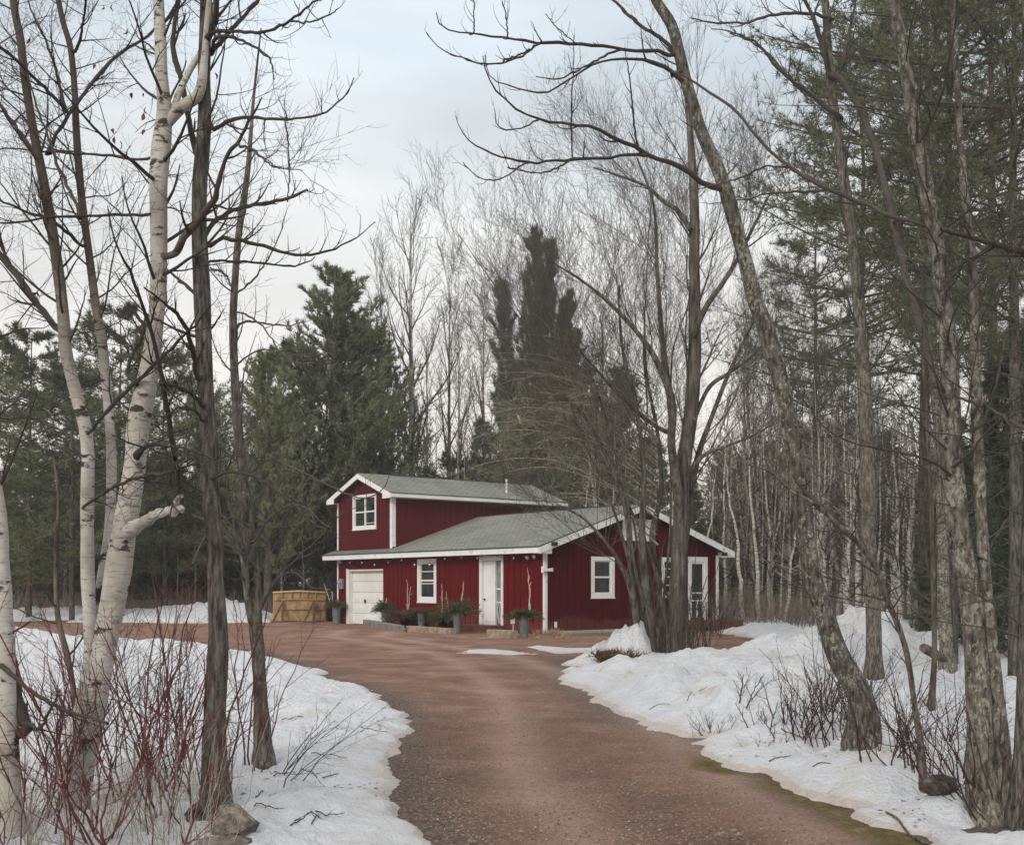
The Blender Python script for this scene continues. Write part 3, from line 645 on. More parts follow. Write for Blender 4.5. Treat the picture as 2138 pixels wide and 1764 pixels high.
def window(parent, P, w, cas, kind, gl, name='window'):
    s0, s1, z0, z1 = w
    mb = MB()
    pbox(mb, P, s0, s0 + cas, z0, z1, 0.0, 0.055); pbox(mb, P, s1 - cas, s1, z0, z1, 0.0, 0.055)
    pbox(mb, P, s0 + cas, s1 - cas, z1 - cas, z1, 0.0, 0.052); pbox(mb, P, s0 + cas, s1 - cas, z0, z0 + cas, 0.0, 0.052)
    pbox(mb, P, s0 - 0.02, s1 + 0.02, z0 - 0.035, z0 - 0.002, 0.0, 0.075)
    fr = mb.build(name, M['white'], parent)
    a0, a1, b0, b1 = s0 + cas, s1 - cas, z0 + cas, z1 - cas
    mb = MB(); f = 0.045
    pbox(mb, P, a0, a0 + f, b0, b1, -0.05, 0.02); pbox(mb, P, a1 - f, a1, b0, b1, -0.05, 0.02)
    pbox(mb, P, a0 + f, a1 - f, b1 - f, b1, -0.05, 0.018); pbox(mb, P, a0 + f, a1 - f, b0, b0 + f, -0.05, 0.018)
    zm = (b0 + b1) / 2
    if kind == 'hung':
        pbox(mb, P, a0 + f, a1 - f, zm - 0.03, zm + 0.03, -0.05, 0.012)
    elif kind == 'three':
        pbox(mb, P, a0 + f, a1 - f, zm - 0.03, zm + 0.03, -0.05, 0.012); pbox(mb, P, a0 + f, a1 - f, b1 - 0.33, b1 - 0.30, -0.05, 0.01)
        pbox(mb, P, a0 + f, a1 - f, zm - 0.13, zm - 0.10, -0.045, 0.005)
    elif kind == 'cross':
        sm = (a0 + a1) / 2
        pbox(mb, P, sm - 0.04, sm + 0.04, b0 + f, b1 - f, -0.05, 0.012); pbox(mb, P, a0 + f, sm - 0.04, zm - 0.028, zm + 0.028, -0.05, 0.01); pbox(mb, P, sm + 0.04, a1 - f, zm - 0.028, zm + 0.028, -0.05, 0.01)
        pbox(mb, P, sm + 0.04, a1 - f, b0 + 0.12, b0 + 0.145, -0.048, 0.0)
    elif kind == 'grid':
        for q in (0.25, 0.5, 0.75): pbox(mb, P, a0 + f, a1 - f, b0 + (b1 - b0) * q - 0.018, b0 + (b1 - b0) * q + 0.018, -0.05, 0.01)
    mb.build('sash', M['white'], fr)
    mb = MB(); pbox(mb, P, a0 + 0.01, a1 - 0.01, b0 + 0.01, b1 - 0.01, -0.04, -0.03); mb.build('pane', gl, fr)
    return fr
window(house, P_FRONT, WIN0, 0.10, 'cross', M['curtain'])
window(house, P_FRONT, WIN1, 0.15, 'three', M['glass'])
window(house, P_GABLE, WIN2, 0.13, 'hung', M['curtain'])
window(house, P_GABLE, WIN3, 0.12, 'grid', M['glass'])
# white louvred panel under the gable peak
a = GW(1300.5, 1081); b_ = GW(1360, 1130)
mb = MB(); pbox(mb, P_GABLE, a[0], b_[0], b_[1], a[1] - 0.02, 0.0, 0.05)
pbox(mb, P_GABLE, a[0] - 0.06, a[0] - 0.002, b_[1] - 0.05, a[1], 0.0, 0.065); pbox(mb, P_GABLE, b_[0] + 0.002, b_[0] + 0.06, b_[1] - 0.05, a[1], 0.0, 0.065)
gv = mb.build('gable_panel', M['white_worn'], house)

# garage door, set back, with its white jamb
mb = MB()
zs = np.linspace(0.02, gz1 - 0.01, 6)
for i in range(5):
    pbox(mb, P_FRONT, gx0, gx1, zs[i], zs[i + 1] - 0.012, -0.20, -0.16)
    for j in range(4):
        wj = (gx1 - gx0) / 4; s0_ = gx0 + j * wj + 0.07; s1_ = s0_ + wj - 0.14
        pbox(mb, P_FRONT, s0_, s1_, zs[i] + 0.11, zs[i + 1] - 0.12, -0.165, -0.145)
gdo = mb.build('garage_door', M['white'], house)
mb = MB(); pbox(mb, P_FRONT, gx0 + 1.05, gx0 + 1.09, 0.86, 1.02, -0.15, -0.10); pbox(mb, P_FRONT, gx0 + 1.0, gx0 + 1.14, 0.93, 0.955, -0.14, -0.11); mb.build('handle', M['black'], gdo)
mb = MB(); pbox(mb, P_FRONT, gx0 - 0.17, gx0 + 0.0, 0.0, gz1 + 0.06, 0.0, 0.045); pbox(mb, P_FRONT, gx0 + 0.0, gx0 + 0.03, 0.0, gz1, -0.16, 0.04)
pbox(mb, P_FRONT, gx0 + 0.031, gx1, gz1 - 0.03, gz1 + 0.03, -0.10, 0.032)
mb.build('door_jamb', M['white'], gdo)
# front entrance
s0, s1, z0, z1 = DOOR1
mb = MB(); c = 0.11
pbox(mb, P_FRONT, s0, s0 + c, z0, z1, -0.02, 0.055); pbox(mb, P_FRONT, s1 - c, s1, z0, z1, -0.02, 0.055); pbox(mb, P_FRONT, s0 + c, s1 - c, z1 - 0.16, z1, -0.02, 0.052)
pbox(mb, P_FRONT, s0 + c, s0 + c + 0.03, z0, z1 - 0.16, -0.10, 0.03)
sm = s0 + c + 0.04 + (s1 - s0 - 2 * c) * 0.60
pbox(mb, P_FRONT, sm, sm + 0.05, z0, z1 - 0.16, -0.10, 0.02)
dr = mb.build('entrance_door', M['white'], house)
mb = MB(); pbox(mb, P_FRONT, s0 + c + 0.032, sm - 0.004, z0 + 0.03, z1 - 0.165, -0.09, -0.045)
pbox(mb, P_FRONT, s0 + c + 0.12, sm - 0.10, z0 + 0.20, z0 + 0.85, -0.046, -0.036); pbox(mb, P_FRONT, s0 + c + 0.12, sm - 0.10, z0 + 1.05, z1 - 0.30, -0.046, -0.036)
mb.build('leaf', M['white'], dr)
mb = MB(); mb.lathe([(0.0, -0.03), (0.035, -0.02), (0.035, 0.02), (0.0, 0.03)], 10); 
mb.v = [v_[:, [0, 2, 1]] + np.array([s0 + c + 0.12, 0.01, z0 + 0.98]) for v_ in mb.v]; mb.build('handle', M['black'], dr)
mb = MB(); pbox(mb, P_FRONT, sm + 0.052, s1 - c - 0.002, z0 + 0.05, z1 - 0.17, -0.07, -0.05); mb.build('sidelight', glass('sidelight_glass', (0.16, 0.18, 0.19), 0.12), dr)
for q in (0.86, 1.32):
    mb = MB(); pbox(mb, P_FRONT, sm + 0.052, s1 - c - 0.002, z0 + q, z0 + q + 0.05, -0.05, -0.035); mb.build('glazing_bar', M['white_worn'], dr)
for q in (0.25, 0.5, 0.75):
    mb = MB(); ss = sm + 0.055 + (s1 - c - sm - 0.06) * q; zz = np.linspace(z0 + 0.15, z0 + 0.85, 9)
    mb.tubes([[(ss + 0.05 * math.sin((z - z0) * 7 + q * 3), 0.04, z) for z in zz]], [[0.009] * 9], 5); mb.build('tracery', M['white_worn'], dr)
# side door under the right eave
s0, s1, z0, z1 = DOOR2; mb = MB(); c = 0.14
pbox(mb, P_GABLE, s0, s0 + c, z0, z1, -0.02, 0.055); pbox(mb, P_GABLE, s1 - c, s1, z0, z1, -0.02, 0.055); pbox(mb, P_GABLE, s0 + c, s1 - c, z1 - 0.17, z1, -0.02, 0.052)
pbox(mb, P_GABLE, s0 + c, s1 - c, z0, z0 + 0.03, -0.05, 0.06)
sd = mb.build('side_door', M['white'], house)
a0, a1, b0, b1 = s0 + c, s1 - c, z0 + 0.035, z1 - 0.172; mb = MB(); f = 0.07
pbox(mb, P_GABLE, a0, a0 + f, b0, b1, -0.03, 0.02); pbox(mb, P_GABLE, a1 - f, a1, b0, b1, -0.03, 0.02); pbox(mb, P_GABLE, a0 + f, a1 - f, b1 - 0.08, b1, -0.03, 0.018); pbox(mb, P_GABLE, a0 + f, a1 - f, b0, b0 + 0.09, -0.03, 0.018)
for q, w_ in ((0.46, 0.05), (0.33, 0.05)): pbox(mb, P_GABLE, a0 + f, a1 - f, b0 + (b1 - b0) * q - w_ / 2, b0 + (b1 - b0) * q + w_ / 2, -0.03, 0.018)
pbox(mb, P_GABLE, (a0 + a1) / 2 - 0.025, (a0 + a1) / 2 + 0.025, b0 + 0.09, b0 + (b1 - b0) * 0.33 - 0.025, -0.03, 0.016)
mb.build('screen_frame', M['white'], sd)
mb = MB(); pbox(mb, P_GABLE, a0 + 0.02, a1 - 0.02, b0 + 0.02, b1 - 0.02, -0.028, -0.015); mb.build('screen', M['screen'], sd)
# small fittings
def flood(px, py, plane, out, m_, sz=0.07):
    s, z = (FW if plane is P_FRONT else GW)(px, py, out); mb = MB()
    prof = [(0.0, 0.0), (sz * 0.5, 0.01), (sz, sz * 1.0), (sz * 1.05, sz * 1.25), (0.0, sz * 1.15)]
    mb.lathe(prof, 12); p = plane(s, z, out)
    R = np.array([[1, 0, 0], [0, 0.5, -0.86], [0, -0.86, -0.5]]) if plane is P_FRONT else np.array([[0, 0.5, 0.86], [1, 0, 0], [0, 0.86, -0.5]])
    mb.v = [v_ @ R.T + np.array(p) for v_ in mb.v]
    mb.build('floodlight', m_, house, smooth=True)
flood(1103.5, 1162, P_FRONT, 0.15, M['white']); flood(1117.5, 1160, P_FRONT, 0.15, M['white']); flood(712.5, 1171, P_FRONT, 0.15, M['white_worn'])
for px_, py_ in ((1157, 1135.5), (1512, 1157)):
    s, z = GW(px_, py_, 0.45); mb = MB(); pbox(mb, P_GABLE, s - 0.09, s + 0.09, z - 0.06, z + 0.07, 0.40, 0.55); mb.build('floodlight', M['dark_lamp'], house, bevel=0.02)
s, z = GW(1146, 1190, 0.15); mb = MB(); pbox(mb, P_GABLE, s - 0.20, s + 0.16, z - 0.045, z + 0.04, 0.10, 0.19, (z + 0.01, z + 0.075)); pbox(mb, P_GABLE, s - 0.25, s - 0.20, z - 0.09, z + 0.12, 0.05, 0.16)
mb.build('security_camera', M['white'], house, bevel=0.012)
s, z = FW(713.5, 1219, 0.05); mb = MB(); pbox(mb, P_FRONT, s - 0.17, s + 0.17, z - 0.21, z + 0.22, 0.026, 0.15); mbx = mb.build('meter_box', plain('meter_grey', (0.22, 0.23, 0.24), 0.6, 0.2), house, bevel=0.015)
mb = MB(); mb.lathe([(0.0, 0.0), (0.08, 0.0), (0.08, 0.06), (0.06, 0.09), (0.0, 0.1)], 14); mb.v = [np.stack([s + v_[:, 0], -0.15 - v_[:, 2], z + 0.06 + v_[:, 1]], -1) for v_ in mb.v]; mb.build('dial', M['metal_grey'], mbx, smooth=True)
s, z = GW(1160.5, 1304, 0.05); mb = MB(); pbox(mb, P_GABLE, s - 0.05, s + 0.05, z - 0.10, z + 0.10, 0.026, 0.07); mb.build('outlet', M['white_worn'], house, bevel=0.01)
p = np.array([-10.3, 3.2, 0]); 
mb = MB(); mb.tubes([[(-9.95, 6.0, 5.3), (-9.95, 6.0, 6.1)]], [[0.045, 0.045]], 10, True); mb.build('vent_pipe', M['white'], house)

# string lights along the front eave
sl_ = empty('string_lights', (*hw(-6, -0.2), 2.4), 'string of small clear bulbs strung in swags along the red front wall under the eave', 'string lights', rz=HROT)
pts = [(380, 905), (487, 905), (598, 922), (718, 902), (835, 882), (948, 922), (1080, 920), (1215, 870), (1360, 858), (1500, 862), (1658, 855), (1820, 865), (1950, 845)]
bp = []
for zx, zy in pts:
    s, z = FW(640 + zx * .2376, 960 + zy * .2376, 0.2); bp.append((s, -0.2, z + 0.05))
bp = [(-13.6, -0.2, 2.58)] + bp
off = np.array([-6, -0.2, 2.4]); M['bulb'] = glass('bulb_glass', (0.75, 0.74, 0.70), 0.15)
mb = MB()
for a, b_ in zip(bp[:-1], bp[1:]):
    tt = np.linspace(0, 1, 8)[:, None]; q = np.array(a) * (1 - tt) + np.array(b_) * tt; q[:, 2] -= 0.05 * np.sin(np.pi * tt[:, 0])
    mb.tubes([q], [[0.007] * 8], 4)
mb.build('cord', M['black'], sl_, offset=off)
for q in bp[1:-1]:
    mb = MB(); mb.lathe([(0.0, -0.085), (0.022, -0.075), (0.032, -0.045), (0.022, -0.01), (0.014, 0.0)], 8, np.array(q)); bo = mb.build('bulb', M['bulb'], sl_, smooth=True, offset=off)
    mb = MB(); mb.lathe([(0.015, 0.0), (0.016, 0.035), (0.0, 0.04)], 8, np.array(q)); mb.build('socket', M['black'], bo, offset=off)

# ------------------------------------------------------------------ things along the front wall
M['pot'] = plain('grey_zinc_pot', (0.17, 0.195, 0.20), 0.55, 0.2, 4.0, 0.3)
M['timber'] = plain('weathered_timber', (0.29, 0.225, 0.165), 0.9, 0.4, 5.0)
M['timber_grey'] = plain('grey_timber', (0.21, 0.20, 0.18), 0.9, 0.35, 4.0)
M['deck'] = plain('brown_step_wood', (0.17, 0.075, 0.045), 0.8, 0.35, 5.0)
M['plywood'] = plain('golden_plywood', (0.32, 0.20, 0.10), 0.8, 0.4, 3.0)
M['brown_wood'] = plain('dark_brown_wood', (0.13, 0.085, 0.055), 0.85, 0.3, 4.0)
M['birch_stick'] = plain('birch_stick', (0.62, 0.55, 0.49), 0.8, 0.35, 7.0)
M['red_bough'] = plain('rusty_bough', (0.11, 0.075, 0.045), 0.9, 0.4, 3.0)

def tufts(mb, c, d, rg, n, L, w, spread=0.8):
    """needle tufts: c centres (N,3), d directions (N,3)"""
    N = len(c); r = rg.normal(size=(N, n, 3)); D = d[:, None, :] + spread * r; D /= np.linalg.norm(D, axis=2, keepdims=True) + 1e-9
    ln = L * rg.uniform(0.6, 1.2, (N, n, 1)); side = np.cross(D, rg.normal(size=(N, n, 3))); side /= np.linalg.norm(side, axis=2, keepdims=True) + 1e-9
    b0 = c[:, None, :] + 0.02 * r * L
    v = np.stack([b0 - side * w * 0.5, b0 + side * w * 0.5, b0 + D * ln + side * w * 0.12, b0 + D * ln - side * w * 0.12], 2)
    q = np.arange(N * n * 4).reshape(-1, 4); mb.quads(v.reshape(-1, 3), q)

def planter(px, py, top, wpx, label, sticks, foliage, black=False, spread=0.35, fh=0.35, seed=0, lean=0.0):
    spread *= 1.25; fh *= 1.2
    rg = np.random.default_rng(seed); x, y = gp(px, py)
    if py < 1312: x, y = hw(FW(px, py, 0.42)[0], -0.42)
    py = HOR + CAMH / y * FPX; h = (py - top) / FPX * y; r = wpx / FPX * y / 2
    t_ = empty('planter', (x, y, 0.0), label, 'planter', 'pots lined up along the red front wall')
    mb = MB()
    if black: mb.lathe([(0.0, 0.0), (r * 0.75, 0.0), (r, h), (r * 1.07, h), (r * 1.07, h + 0.03), (r * 0.95, h + 0.03), (r * 0.9, h - 0.05), (0, h - 0.05)], 18)
    else: mb.lathe([(0.0, 0.0), (r * 0.66, 0.0), (r * 0.70, 0.02), (r * 0.97, h - 0.02), (r * 1.04, h), (r * 0.98, h + 0.01), (r * 0.92, h - 0.05), (0, h - 0.05)], 22)
    mb.build('pot', M['black'] if black else M['pot'], t_, smooth=True)
    n = 150; a = rg.uniform(0, 6.28, n); e = rg.uniform(-0.1, 1.2, n)
    dirs = np.stack([np.cos(a) * np.cos(e), np.sin(a) * np.cos(e), np.sin(e)], -1); L = rg.uniform(0.45, 1.0, n)[:, None]
    m_ = 6; tt = np.linspace(0, 1, m_)[None, :, None]
    base = np.stack([rg.uniform(-.5, .5, n) * r, rg.uniform(-.5, .5, n) * r, np.full(n, h)], -1)
    Pp = base[:, None, :] + dirs[:, None, :] * tt * L[:, None, :] * np.array([spread * 1.5, spread * 1.5, fh * 1.2]); Pp[:, :, 2] -= 0.09 * (tt[:, :, 0] ** 2) * L
    mb = MB(); mb.tubes(Pp, np.full((n, m_), 0.005), 3)
    cc = Pp[:, 1:].reshape(-1, 3); dd = np.repeat(dirs[:, None, :], m_ - 1, 1).reshape(-1, 3)
    tufts(mb, cc, dd, rg, 7, 0.10, 0.014, 0.9)
    mb.build('boughs', foliage, t_)
    for (sx, sy, tx, ty) in sticks:      # photo points: foot and tip of each stick
        k_ = y / FPX; p0 = np.array([(sx - px) * k_, rg.uniform(-.05, .05), h - 0.1]); p1 = np.array([(tx - px) * k_, rg.uniform(-.1, .1), CAMH - (ty - HOR) * k_])
        tt2 = np.linspace(0, 1, 9)[:, None]; q = p0 * (1 - tt2) + p1 * tt2 + np.concatenate([np.zeros((1, 3)), rg.normal(0, 0.012, (8, 3))]); 
        mb = MB(); mb.tubes([q], [np.linspace(0.017, 0.008, 9)], 6)
        for f_ in (0.35, 0.6, 0.75):
            qq = p0 * (1 - f_) + p1 * f_; e_ = qq + rg.normal(0, 0.05, 3) + np.array([0, 0, 0.13]); mb.tubes([[qq, (qq + e_) / 2 + 0.01, e_]], [[0.008, 0.006, 0.004]], 5)
        mb.build('birch_stick', M['birch_stick'], t_)
z1_ = lambda x, y: (640 + x * .2376, 960 + y * .2376)
planter(702, 1301.5, 1265, 19, 'tall grey pot with forked pale sticks beside the left house corner', [(*z1_(225, 1200), *z1_(155, 1085)), (*z1_(235, 1210), *z1_(218, 1150))], M['bough'], seed=1, spread=0.30, fh=0.25)
planter(803, 1302, 1272, 16, 'grey pot with leafy greens in front of the white garage door', [(*z1_(692, 1300), *z1_(700, 1215)), (*z1_(680, 1280), *z1_(612, 1185))], M['bough'], seed=2, spread=0.26, fh=0.32)
planter(845, 1304, 1291, 21, 'low black tub under rusty drooping boughs, with one forked birch stick', [(*z1_(883, 1370), *z1_(885, 1050)), (*z1_(878, 1230), *z1_(918, 1110))], M['red_bough'], True, 0.55, 0.32, 3)
planter(880, 1307, 1276, 18.5, 'grey pot with low rusty boughs under the ground floor front window', [], M['red_bough'], seed=4, spread=0.45, fh=0.12)
planter(925, 1308.5, 1293, 22, 'low black tub with dark boughs and two upright white birch sticks', [(*z1_(1195, 1370), *z1_(1190, 1090)), (*z1_(1258, 1290), *z1_(1228, 1155))], M['bough'], True, 0.42, 0.30, 5)
planter(955, 1321, 1280, 19.5, 'tall grey pot with the fullest green boughs, left of the entrance step', [(*z1_(1360, 1290), *z1_(1378, 1065))], M['bough'], seed=6, spread=0.52, fh=0.48)
planter(1094, 1331, 1286, 23, 'grey pot nearest the house corner with one tall thin birch stick', [(*z1_(1955, 1360), *z1_(1972, 1070)), (*z1_(1972, 1080), *z1_(1945, 950))], M['bough'], seed=7, spread=0.34, fh=0.22)

def beam(name, label, a, b_, h, w, m_, cat='timber'):
    pa = np.array(gp(*a)); pb = np.array(gp(*b_)); d = pb - pa; L = np.linalg.norm(d)
    t_ = MB(); n_ = 8; rg = np.random.default_rng(int(L * 1000))
    for i in range(1):
        t_.box((0, 0, -0.03), (L, w, h))
    o = t_.build(name, m_); o.location = (*pa, 0); o.rotation_euler = (0, 0, math.atan2(d[1], d[0]))
    bv = o.modifiers.new('bevel', 'BEVEL'); bv.width = 0.02; bv.segments = 2
    return tag(o, label, cat)
beam('timber_beam', 'grey weathered timber laid in front of the garage door', z1_(495, 1447), z1_(800, 1508), 0.21, 0.25, M['timber_grey'])
beam('timber_beam', 'long pale timber with flaking wood under the front window', z1_(872, 1505), z1_(1262, 1532), 0.19, 0.24, M['timber'])
beam('timber_beam', 'short pale timber block right of the entrance step', z1_(1580, 1560), z1_(1790, 1575), 0.25, 0.28, M['timber'])
# entrance step
x0s, _ = FW(1001, 1300); x1s, _ = FW(1056, 1300)
es = empty('entrance_step', (*hw(x0s, -0.9), 0), 'low brown wooden step below the white entrance door', 'step', rz=HROT)
mb = MB(); Ls = x1s - x0s
for i in range(5): mb.box((-0.3, 0.02 + i * 0.17, 0.19), (Ls, 0.02 + i * 0.17 + 0.155, 0.23))
mb.build('tread', M['deck'], es)
mb = MB(); mb.box((-0.29, 0.03, -0.02), (Ls - 0.01, 0.06, 0.188)); mb.box((Ls - 0.05, 0.07, -0.02), (Ls - 0.015, 0.86, 0.188)); mb.box((-0.29, 0.07, -0.02), (-0.25, 0.86, 0.188)); mb.build('riser', M['deck'], es)
# side step
y0s, y1s = DOOR2[0] - 0.15, HW + 0.25
ss_ = empty('side_steps', (*hw(0.1, y0s), 0), 'low brown deck steps below the dark screen door at the right end of the house', 'steps', rz=HROT)
mb = MB(); Ls = y1s - y0s
for i in range(6): mb.box((0.0 + i * 0.16, 0, 0.31), (0.148 + i * 0.16, Ls, 0.345))
for i in range(2): mb.box((0.98 + i * 0.16, -0.1, 0.15), (1.13 + i * 0.16, Ls, 0.185))
mb.build('tread', M['brown_wood'], ss_)
mb = MB(); mb.box((0.92, 0.02, 0.186), (0.95, Ls - 0.02, 0.308)); mb.box((0.02, Ls - 0.04, -0.02), (0.91, Ls - 0.01, 0.308)); mb.box((0.02, 0.01, -0.02), (0.91, 0.04, 0.308)); mb.box((1.25, 0, -0.02), (1.28, Ls - 0.02, 0.148)); mb.build('riser', M['deck'], ss_)
# electric box on its post
x, y = gp(*z1_(1812, 1530)); k_ = y / FPX
eb = empty('electric_post', (x, y, 0), 'slim grey electric box on a conduit post beside the pot at the house corner', 'electric box')
mb = MB(); mb.box((-0.075, -0.05, CAMH - (1302.2 - HOR) * k_), (0.075, 0.05, CAMH - (1279.5 - HOR) * k_)); mb.build('box_body', plain('pale_grey_box', (0.42, 0.45, 0.46), 0.6, 0.1), eb, bevel=0.012)
mb = MB(); mb.tubes([[(0.02, 0, -0.1), (0.02, 0, CAMH - (1302.5 - HOR) * k_)]], [[0.03, 0.03]], 10, True); mb.build('conduit', M['metal_grey'], eb)
# plank bin left of the garage
x, y = gp(621, 1298); k_ = y / FPX
pb_ = empty('plank_bin', (x, y, 0), 'golden plywood bin with curved battens propped on brown wooden legs left of the garage', 'bin')
hz_ = [0.0, 0.02, 0.06, 0.10]
def bulge(u, v_): # u across -1..1, v height 0..1
    xw = (1.10 + 0.06 * v_) * u + 0.02 * v_; return np.array([xw, 0.30 * u * u + 0.10 * v_, 0.03 + 1.33 * v_ - 0.06 * v_ * abs(u)])
def strip(mb, v0, v1, off, th):
    us = np.linspace(-1, 1, 17); 
    for a, b_ in zip(us[:-1], us[1:]):
        q = [bulge(a, v0), bulge(b_, v0), bulge(b_, v0), bulge(a, v0), bulge(a, v1), bulge(b_, v1), bulge(b_, v1), bulge(a, v1)]
        for i in (0, 1, 4, 5): q[i] = q[i] + np.array([0, -off, 0])
        for i in (2, 3, 6, 7): q[i] = q[i] + np.array([0, th, 0])
        mb.hexa(q)
mb = MB(); strip(mb, 0.0, 0.96, 0.0, 0.03)
for xx, s_ in ((-1.13, 1), (1.13, -1)):
    mb.hexa([(xx - .02, 0.33, 0.0), (xx + .02, 0.33, 0.0), (xx + .02, 1.6, 0.0), (xx - .02, 1.6, 0.0), (xx - .02, 0.43, 1.28), (xx + .02, 0.43, 1.28), (xx + .02, 1.6, 1.28), (xx - .02, 1.6, 1.28)])
mb.build('panel', M['plywood'], pb_)
for v_ in (0.04, 0.40, 0.72): mb = MB(); strip(mb, v_ - 0.022, v_ + 0.022, 0.07, 0.0); mb.build('batten', M['plywood'], pb_)
mb = MB(); strip(mb, 0.962, 1.01, 0.10, 0.06); mb.build('top_rail', plain('pale_rail', (0.50, 0.38, 0.22), 0.8, 0.2), pb_)
for u_ in (-0.62, -0.25, 0.05, 0.35, 0.65):
    p = bulge(u_, 0.74); q = bulge(u_, 0.955); mb = MB(); mb.box((p[0] - .025, min(p[1], q[1]) - 0.05, p[2]), (p[0] + .025, p[1] - 0.005, q[2])); mb.build('stud', M['plywood'], pb_)
for xx in (-0.62, 0.72):
    mb = MB()
    for dx_ in (-0.34, 0.06):
        mb.tubes([[(xx + dx_, -0.55, 0.0), (xx, 0.02, 0.92)]], [[0.045, 0.045]], 4, True)
    mb.tubes([[(xx - 0.42, -0.55, 0.03), (xx + 0.14, -0.55, 0.03)]], [[0.04, 0.04]], 4, True)
    mb.build('prop', M['brown_wood'], pb_)
x, y = gp(681, 1297)
bb = empty('blue_drum', (x, y + 0.5, 0), 'dark blue barrel standing in shade between the plywood bin and the grey pot', 'barrel')
mb = MB(); mb.lathe([(0, 0), (0.28, 0), (0.29, 0.03), (0.29, 0.36), (0.305, 0.40), (0.29, 0.44), (0.29, 0.76), (0.305, 0.80), (0.29, 0.84), (0.28, 1.1), (0.26, 1.12), (0, 1.12)], 22); mb.build('drum', plain('dark_blue_plastic', (0.012, 0.018, 0.04), 0.5, 0.2), bb, smooth=True)
mb = MB(); mb.lathe([(0.0, 1.125), (0.05, 1.125), (0.05, 1.15), (0, 1.155)], 10, (0.14, 0, 0)); mb.build('bung', M['black'], bb)

# ------------------------------------------------------------------ growing trees
def cr_dense(p, sub=8):
    p = np.asarray(p, float); q = np.vstack([2 * p[0] - p[1], p, 2 * p[-1] - p[-2]]); out = []
    for i in range(1, len(q) - 2):
        a, b_, c, d = q[i - 1:i + 3]
        for s in np.linspace(0, 1, sub, endpoint=False):
            out.append(0.5 * (2 * b_ + (c - a) * s + (2 * a - 5 * b_ + 4 * c - d) * s * s + (3 * b_ - a - 3 * c + d) * s ** 3))
    out.append(p[-1]); return np.array(out)
def resample(D, m):
    s = np.concatenate([[0], np.cumsum(np.linalg.norm(np.diff(D[:, :2], axis=0), axis=1))]); t_ = np.linspace(0, s[-1], m)
    return np.stack([np.interp(t_, s, D[:, i]) for i in range(D.shape[1])], -1)
def trace(pts, Y0, dy=0.0, m=24, rg=None, knob=0.0):
    D = resample(cr_dense(pts), m); u = np.linspace(0, 1, m)
    Yv = Y0 + dy * u
    P = np.stack([(D[:, 0] - CX) / FPX * Yv, Yv, CAMH - (D[:, 1] - HOR) / FPX * Yv], -1)
    Rr = np.maximum(D[:, 2], 0.8) / 2 / FPX * Yv
    if knob and rg is not None: Rr = Rr * (1 + knob * rg.normal(size=m))
    return P, Rr
def grow(rg, P, Rr, k, L, ang, up, n=7, u0=0.15, u1=1.0, rr=0.6, tip=0.15, wob=0.12, taperL=0.55, rmax=9, rmin=0.0, flat=0.0, spread=0.2, bias=None):
    """children of every parent polyline: vectorised"""
    if P.ndim == 2: P = P[None]; Rr = Rr[None]
    Mn, m, _ = P.shape
    u = u0 + (u1 - u0) * (np.arange(k)[None, :] + rg.uniform(0, 1, (Mn, k))) / k
    f = u * (m - 1); i0 = np.clip(f.astype(int), 0, m - 2); fr = f - i0; rows = np.arange(Mn)[:, None]
    base = P[rows, i0] * (1 - fr[..., None]) + P[rows, i0 + 1] * fr[..., None]
    Tt = P[rows, i0 + 1] - P[rows, i0]; Tt /= np.linalg.norm(Tt, axis=-1, keepdims=True) + 1e-9
    rb = Rr[rows, i0] * (1 - fr) + Rr[rows, i0 + 1] * fr
    v = rg.normal(size=(Mn, k, 3)); v[..., 2] *= (1 - flat)
    if bias is not None: v = v + np.asarray(bias)
    v -= (v * Tt).sum(-1, keepdims=True) * Tt; v /= np.linalg.norm(v, axis=-1, keepdims=True) + 1e-9
    a = ang + spread * rg.normal(size=(Mn, k, 1))
    d = (np.cos(a) * Tt + np.sin(a) * v).reshape(-1, 3); p = base.reshape(-1, 3)
    Lc = (np.broadcast_to(np.asarray(L, float).reshape(-1, 1) if np.ndim(L) else L, (Mn, k)) * (1 - taperL * u) * rg.uniform(0.55, 1.35, (Mn, k))).reshape(-1, 1)
    out = [p]
    for s in range(n - 1):
        d = d + np.array([0, 0, up / (n - 1)]) + wob * rg.normal(size=d.shape) / math.sqrt(n - 1) * 1.5
        d = d / (np.linalg.norm(d, axis=1, keepdims=True) + 1e-9); p = p + d * Lc / (n - 1); out.append(p)
    PP = np.stack(out, 1); r0 = np.clip(rb.reshape(-1) * rr, rmin, rmax)
    RR = r0[:, None] * (1 + (tip - 1) * np.linspace(0, 1, n)[None, :])
    return PP, np.maximum(RR, rmin * 0.5)
def stack(lst): return np.stack([a for a, _ in lst]), np.stack([b_ for _, b_ in lst])
def flare(P, Rr, amt=0.45, length=0.22):
    """root flare and a root end below the snow"""
    P = P.copy(); Rr = Rr.copy(); h = P[:, 2] - P[0, 2]; Rr *= 1 + amt * np.exp(-np.clip(h, 0, 9) / length)
    d = P[0] - P[1]; d = d / np.linalg.norm(d); d[:2] *= 0.4
    P = np.vstack([P[0] + d * 0.45, P]); Rr = np.concatenate([[Rr[0] * 1.15], Rr]); return P, Rr

